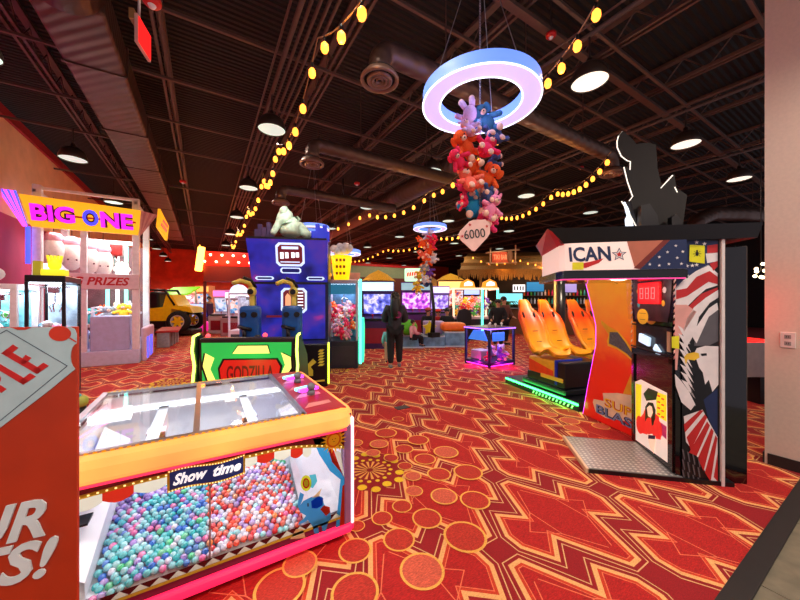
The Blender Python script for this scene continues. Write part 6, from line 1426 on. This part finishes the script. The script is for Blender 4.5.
# ---- yellow off road car ride
cr_ = at(176, 11.5); car = root('driving_ride', 'yellow off road car ride with black roll bars and a big spoked wheel', 'ride', at(168, 14.0), -YAW+.15); car.scale = (1.3, 1.3, 1.3)
Mx = mat('ride_yellow', (250, 214, 20), .3)
def wheel(x, y, z, r, lab=None):
    w_ = MB(); w_.M = frame((x, y, z), (1, 0, 0), (0, 0, 1)); w_.lathe([(r*.62, -.1), (r*.95, -.1), (r, -.05), (r, .05), (r*.95, .1), (r*.62, .1)], n=28); t_ = w_.build('tire', mat('tire_black', (20, 20, 22), .8), car)
    q = MB(); q.M = frame((x, y, z), (1, 0, 0), (0, 0, 1)); q.ring(0, 0, r*.52, r*.63, .09, 0); q.disc(0, 0, r*.15, .1, 1); q.lathe([(r*.63, -.09), (r*.63, .09)], n=28)
    for i in range(6):
        a = i*PI/3; c, s = math.cos(a), math.sin(a); q.prism([(c*r*.1-s*.05, s*r*.1+c*.05), (c*r*.1+s*.05, s*r*.1-c*.05), (c*r*.55+s*.025, s*r*.55-c*.025), (c*r*.55-s*.025, s*r*.55+c*.025)], .06, .1, 1)
    q.build('wheel_rim', [white, Mx], t_)
wheel(.55, -.45, .48, .34); wheel(.55, .55, .48, .34); wheel(-.95, -.45, .45, .3)
b = MB(); b.M = frame((0, .45, 0), (1, 0, 0), (0, 0, 1)); b.prism([(-.8, .5), (.25, .5), (.3, .9), (.95, .75), (.85, .95), (.5, 1.0), (.3, 1.35), (.15, 1.35), (.05, .95), (-.8, .85)], 0, .85); b.build('body', Mx, car)
b = MB(); b.box(-.7, .1, -.38, .38, .25, .6, 0, .04); b.box(-.4, -.1, -.35, .35, .9, 1.45, 0, .08); b.tube([(-.7, -.38, .8), (-.6, -.38, 1.5), (.1, -.38, 1.5), (.4, -.38, 1.0)], .04, 8); b.tube([(-.7, .38, .8), (-.6, .38, 1.5), (.1, .38, 1.5), (.4, .38, 1.0)], .04, 8); b.build('roll_cage', black, car)
b = MB(); b.box(-.9, .9, -.42, .42, .06, .2, 0, .03); b.build('ride_base', dark, car)
b = MB(); b.sph((-.35, -.0, 1.3), .14, 12, 8); b.build('headrest', mat('headrest_grey', (60, 60, 66), .7), car)
cn = root('kiosk_canopy', 'lime green sloped canopy on white bar behind the yellow car ride', 'canopy', at(176, 16.5), -YAW)
b = MB(); b.add([(-.75, -.2, 1.75), (.75, -.2, 1.85), (.95, .5, 2.25), (-.5, .5, 2.2), (-.75, -.2, 1.68), (.75, -.2, 1.78), (.95, .5, 2.18), (-.5, .5, 2.13)], [(0, 1, 2, 3), (7, 6, 5, 4), (0, 4, 5, 1), (1, 5, 6, 2), (2, 6, 7, 3), (3, 7, 4, 0)]); b.build('canopy', glow('canopy_lime', (130, 210, 10), .5), cn)
MB().box(-1.2, .9, -.24, -.18, 1.62, 1.7).build('light_bar', glow('bar_white', (255, 240, 220), 1.6), cn)
for x in (-.65, .8): MB().box(x-.03, x+.03, .3, .36, 0, 2.1).build('post', white, cn)
MB().box(-.6, .75, .2, .9, 0, 1.0, 0, .02).build('counter', mat('kiosk_grey', (120, 110, 120), .5), cn)
cabinet('video_cabinet', 'far white and red cabinet right of the lime canopy', 195, 19.5, 1.3, 2.3, (230, 140, 130), (220, 200, 200), (255, 190, 150))
cabinet('video_cabinet', 'far cabinet with orange trim beside the far aisle walker', 203, 18.5, .8, 2.35, (240, 150, 90), (230, 160, 110), (255, 170, 90))
cabinet('video_cabinet', 'racing cabinet with navy body right of the yellow car', 199, 16.6, .9, 1.35, (60, 60, 160), (40, 36, 90))
bq = MB(); bq.sph((0, 0, .26), .26, 16, 10); tag(bq.build('ball', glow('ball_magenta', (240, 30, 160), .5), None, at(204.5, 15.6)), 'magenta round light at the base of the navy racing cabinet', 'light')
# red bench row in front of car
rb = root('bench', 'row of small red topped benches on pale boxes beside the giant crane', 'bench', at(167, 10.3), math.radians(0))
for k in range(4):
    x = -.1+.05*k; y = k*.45; MB().box(x-.17, x+.17, y, y+.3, 0, .48, 0, .02).build('box_leg', mat('bench_box', (150, 146, 150), .4, var=.2), rb)
MB().box(-.3, .3, -.02, 1.75, .48, .55, 0, .02).build('seat', mat('seat_red', (180, 40, 36), .5), rb)
# ---- tiki bar
tk = at(507, 14.5); tb2 = root('tiki_bar', 'tiki bar with a ragged thatched roof, lit screens and bottle shelves in the right background', 'bar', tk, -YAW-.12)
th = mat('thatch', (150, 108, 48), .9, var=.5, scale=50, bump=.8)
def thatch_roof(x0, x1, name, parent, z0, z1, y0, y1):
    b = MB(); n_ = int((x1-x0)/.09)
    b.add([(x0, y0, z0), (x1, y0, z0), (x1-.4, y1, z1), (x0+.6, y1, z1)], [(0, 1, 2, 3)])
    b.add([(x0, y0, z0-.05), (x1, y0, z0-.05), (x1-.4, y1, z1-.05), (x0+.6, y1, z1-.05)], [(3, 2, 1, 0)])
    for layer in range(3):
        t = layer/3.
        for i in range(n_):
            x = x0+.6*t+(x1-x0-t)*i/n_; w_ = .1; y = y0+(y1-y0)*t; z = z0+(z1-z0)*t; l_ = random.uniform(.22, .42)
            b.add([(x-w_*.5, y-.01, z+.12), (x+w_, y-.01, z+.12), (x+w_*.3+random.uniform(-.04, .04), y-.16, z-l_), (x-.01, y-.14, z-l_*.9)], [(0, 1, 2, 3)])
    return b.build(name, th, parent)
thatch_roof(-2.2, 6.0, 'thatched_roof', tb2, 2.75, 3.9, -.6, 1.6)
b = MB(); b.box(-1.3, 5.0, 0, .5, 0, 1.1, 0, .02); b.box(-1.35, 5.05, -.08, .6, 1.1, 1.16, 1, .01); b.build('bar_counter', [mat('bamboo', (120, 74, 36), .6, var=.4, scale=30), mat('bar_top', (90, 50, 30), .4)], tb2)
for x in (-1.2, 2.0, 4.8): MB().cyl((x, -.3, 0), (x, -.3, 2.8), .06, n=10).build('bamboo_post', mat('bamboo_tan', (190, 140, 70), .6), tb2)
b = MB(); b.box(-1.0, 5.0, 1.7, 1.8, .0, 3.0); b.build('back_wall', mat('bar_back', (46, 30, 22), .7), tb2)
for z in (1.35, 1.75): MB().box(.9, 4.9, 1.45, 1.7, z-.03, z).build('shelf', mat('shelf_wood', (110, 66, 34), .5), tb2)
for x0, x1, z0, z1, m_, lb in ((-.1, 1.0, 1.32, 1.85, glow('screen_aqua', (110, 205, 220), .9), 'screen'), (.55, 1.12, 1.93, 2.28, glow('screen_pale', (225, 228, 240), 1.0), 'menu_screen'), (1.2, 2.0, 1.95, 2.4, glow('screen_teal', (20, 100, 150), .8), 'menu_screen'), (2.7, 3.5, 1.9, 2.3, glow('screen_lilac', (140, 130, 200), .6), 'menu_screen')):
    b = MB(); b.box(x0-.03, x1+.03, 1.32, 1.36, z0-.03, z1+.03, 1); b.box(x0, x1, 1.31, 1.32, z0, z1, 0)
    if m_.name == 'screen_pale':
        for k in range(4): b.box(x0+.05+k*.13, x0+.12+k*.13, 1.305, 1.31, z0+.08, z1-.07, 1)
    b.build(lb, [m_, black], tb2)
Mt = Matrix.Translation(tk) @ Matrix.Rotation(-YAW-.12, 4, 'Z'); bcols = ['green', 'orange', 'white', 'teal', 'rose', 'cream', 'grey']
bp_ = {}
for row, z in enumerate((1.35, 1.75)):
    for i in range(22):
        x = 1.15+i*.165; c_ = bcols[(i*3+row) % 7]
        if c_ not in bp_:
            r = root('bottle', '', 'bottle', (0, 0, 0)); MB().lathe([(0, 0), (.04, 0), (.04, .17), (.015, .22), (.015, .28), (0, .28)], n=10).build('glass_body', mat('bottle_'+c_, PC[c_], .15, emit=PC[c_], es=.12), r); MB().cyl((0, 0, .28), (0, 0, .3), .018, n=8).build('cork', black, r); bp_[c_] = r; o = r
        else: o = copy_tree(bp_[c_])
        o.location = Mt @ Vector((x, 1.55, z)); o['group'] = 'bottles on the bar shelves'; o['label'] = f'{c_} bottle on the {"lower" if row == 0 else "upper"} shelf of the tiki bar, seen between orange seats'
light('AREA', (2.6, 1.0, 2.7), 22, (255, 210, 160), tb2, 4, sy=.3); light('AREA', (2.0, -1.2, 2.3), 12, (255, 180, 90), tb2, 5, (math.radians(110), 0, 0), sy=.3)
sg2 = root('hanging_sign', 'carved orange wooden sign in a lashed bamboo frame above the thatched roof', 'sign', at(502, 13.4)+Vector((0, 0, 3.05)), -YAW)
b = MB(); b.box(-.42, .36, -.03, .03, .03, .48, 0, .02); b.build('sign_plank', mat('sign_wood_orange', (206, 76, 30), .6, var=.3, emit=(206, 76, 30), es=.2), sg2)
b = MB()
for a_, c_ in (((-.65, 0, .02), (.62, 0, .05)), ((-.68, 0, .45), (.72, 0, .58)), ((-.5, 0, -.1), (-.48, 0, .66)), ((.56, 0, -.05), (.57, 0, .78))): b.cyl(a_, c_, .032, n=8)
b.build('bamboo_frame', mat('bamboo_pale', (206, 166, 120), .6), sg2)
for t_, x in (('TIKI', -.36), ('BAR', -.05)): b = MB(); b.M = frame((0, -.033, 0), (1, 0, 0), (0, 0, 1)); b.text(t_, x, .17, .25, .2, 0, 0, extr=.01, off=.02); b.build('sign_lettering', glow('letter_coral', (250, 140, 90), .5), sg2)
b = MB(); b.sph((.32, -.04, .3), (.14, .05, .28), 10, 6); b.build('carved_mask', mat('mask_brown', (150, 100, 60), .7), sg2)
for x in (-.4, .4): MB().cyl((x, 0, .5), (x, 0, 2.0), .008, n=5).build('hanging_cord', dark, sg2)
thr = root('thatch_umbrella', 'small thatched hut roof behind the plush cluster', 'hut', at(425, 20), 0)
b = MB(); b.lathe([(1.6, 2.2), (1.0, 2.6), (.2, 3.1), (0, 3.15)], n=20); b.build('roof', th, thr); MB().cyl((0, 0, 0), (0, 0, 2.9), .08, n=10).build('pole', mat('bamboo_tan', (190, 140, 70), .6), thr)
light('POINT', thr.location+Vector((-.5, -2.0, 2.9)), 20, (255, 170, 80), None, .2)
for k, (u, d) in enumerate(((507, 13.9), (512, 14.0))):
    r = root('potted_palm', ['leafy palm left of the blue screen', 'smaller palm against the tiki bar counter'][k], 'plant', at(u-8, d), 0)
    MB().lathe([(0, 0), (.18, 0), (.24, .4), (.2, .4), (0, .36)], n=16).build('pot', mat('pot_brown', (90, 50, 34), .6), r); r.scale = (.8, .8, .8)
    b = MB(); b.tube([(0, 0, .36), (.03, 0, 1.2)], .04, 8); b.build('trunk', mat('bamboo', (120, 74, 36), .6), r)
    b = MB()
    for i in range(12):
        a = i*2*PI/12; c, s = math.cos(a), math.sin(a); pts_ = [(0, 1.2), (.3, 1.75), (.65, 1.85), (.95, 1.55)]; hw = [.02, .07, .06, .005]
        vs_ = []
        for (rr, z), h_ in zip(pts_, hw): vs_ += [(c*rr-s*h_, s*rr+c*h_, z), (c*rr+s*h_, s*rr-c*h_, z)]
        b.add(vs_, [(0, 1, 3, 2), (2, 3, 5, 4), (4, 5, 7, 6)])
    b.build('fronds', mat('frond_green', (50, 110, 40), .6), r)
# soffit with red edge in the background
sf = MB(); sf.M = Matrix.Translation(at(392, 15)) @ Matrix.Rotation(-YAW+.5, 4, 'Z'); sf.box(-3.2, 1.4, 0, .2, 2.55, 3.1, 0); sf.box(-3.2, 1.4, -.03, .0, 3.05, 3.15, 1); sf.box(-3.2, 1.4, .0, .2, 0, 2.55, 2); struct('wall_partition', sf, [mat('partition_green', (150, 170, 130), .7), red, mat('partition_rust', (120, 60, 44), .7)])
# ---- right edge: outlet, counter, far sparkle
ol = root('wall_outlet', 'white wall outlet plate on the taupe pier at right', 'outlet', hit(788, 340, (WX, 0, 0), (1, 0, 0))+Vector((-.001, 0, 0)), 0)
b = MB(); b.box(-.012, .0, -.045, .045, -.07, .07, 0, .003); b.build('plate', mat('outlet_white', (228, 214, 206), .4), ol)
for z in (-.03, .03): b = MB(); b.box(-.016, -.011, -.02, .02, z-.018, z+.018, 0, .002); b.box(-.0165, -.0158, -.008, -.004, z-.008, z+.008, 1); b.box(-.0165, -.0158, .004, .008, z-.008, z+.008, 1); b.build('socket', [mat('socket_grey', (150, 140, 136), .4), black], ol)
ct = root('side_counter', 'pale grey counter block with red glowing top between machine and pier', 'counter', at(754, 4.6), -YAW)
b = MB(); b.box(-.12, .5, 0, .6, .42, .92, 0, .01); b.build('front_panel', mat('counter_grey', (176, 170, 166), .5), ct); b = MB(); b.box(-.1, .5, .02, .6, .92, .93); b.build('glowing_top', glow('counter_red', (240, 24, 20), 1.6), ct); b = MB(); b.box(.2, .5, .1, .55, 0, .42); b.build('plinth', black, ct)
sp = root('chandelier_light', 'cluster of small warm bulbs glimpsed beside the taupe pier', 'light', at(761, 7.0)+Vector((0, 0, zz(271, 7.0))), 0)
for k in range(9):
    b = MB(); b.sph((random.uniform(-.13, .13), random.uniform(-.13, .13), random.uniform(-.18, .18)), .035, 8, 6); b.build('bulb', glow('bulb_warmwhite', (255, 220, 170), 5), sp)
MB().cyl((0, 0, 0), (0, 0, 3.5), .01, n=5).build('rod', dark, sp)
vp = MB(); vp.box(-.1, .1, -.06, .06, 0, .006); tag(vp.build('floor_box', mat('floor_box_dark', (50, 40, 38), .5), None, at(402, 4.55)+Vector((0, 0, .004))), 'small dark floor outlet cover set in the carpet', 'floor cover')
pad = root('toy_figure', 'small lime and teal toy edge peeking out behind the capsule crane', 'toy', at(81, 3.7), 0)
MB().sph((0, 0, .36), (.07, .07, .07), 12, 8).build('toy_head', mat('toy_lime', (190, 200, 90), .5), pad); MB().sph((-.06, 0, .42), (.07, .06, .05), 12, 8).build('toy_cap', cyan, pad); MB().cyl((0, 0, 0), (0, 0, .3), .05, n=10).build('stand', black, pad)
# ---------------- world, camera
w = bpy.data.worlds.new('world'); bpy.context.scene.world = w; w.use_nodes = True
bg = w.node_tree.nodes['Background']; bg.inputs[0].default_value = lin((150, 142, 150)); bg.inputs[1].default_value = .8
cam = bpy.data.cameras.new('camera'); cam.sensor_width = 36; cam.lens = 36*F/800; cam.clip_start = .05; cam.clip_end = 100
co = bpy.data.objects.new('camera', cam); C.objects.link(co); co.location = (0, 0, H); co.rotation_euler = (PI/2, 0, -YAW)
sc = bpy.context.scene; sc.camera = co
sc.view_settings.view_transform = 'Standard'; sc.view_settings.look = 'None'; sc.view_settings.gamma = 1; sc.view_settings.use_curve_mapping = False
sc.view_settings.exposure = .7
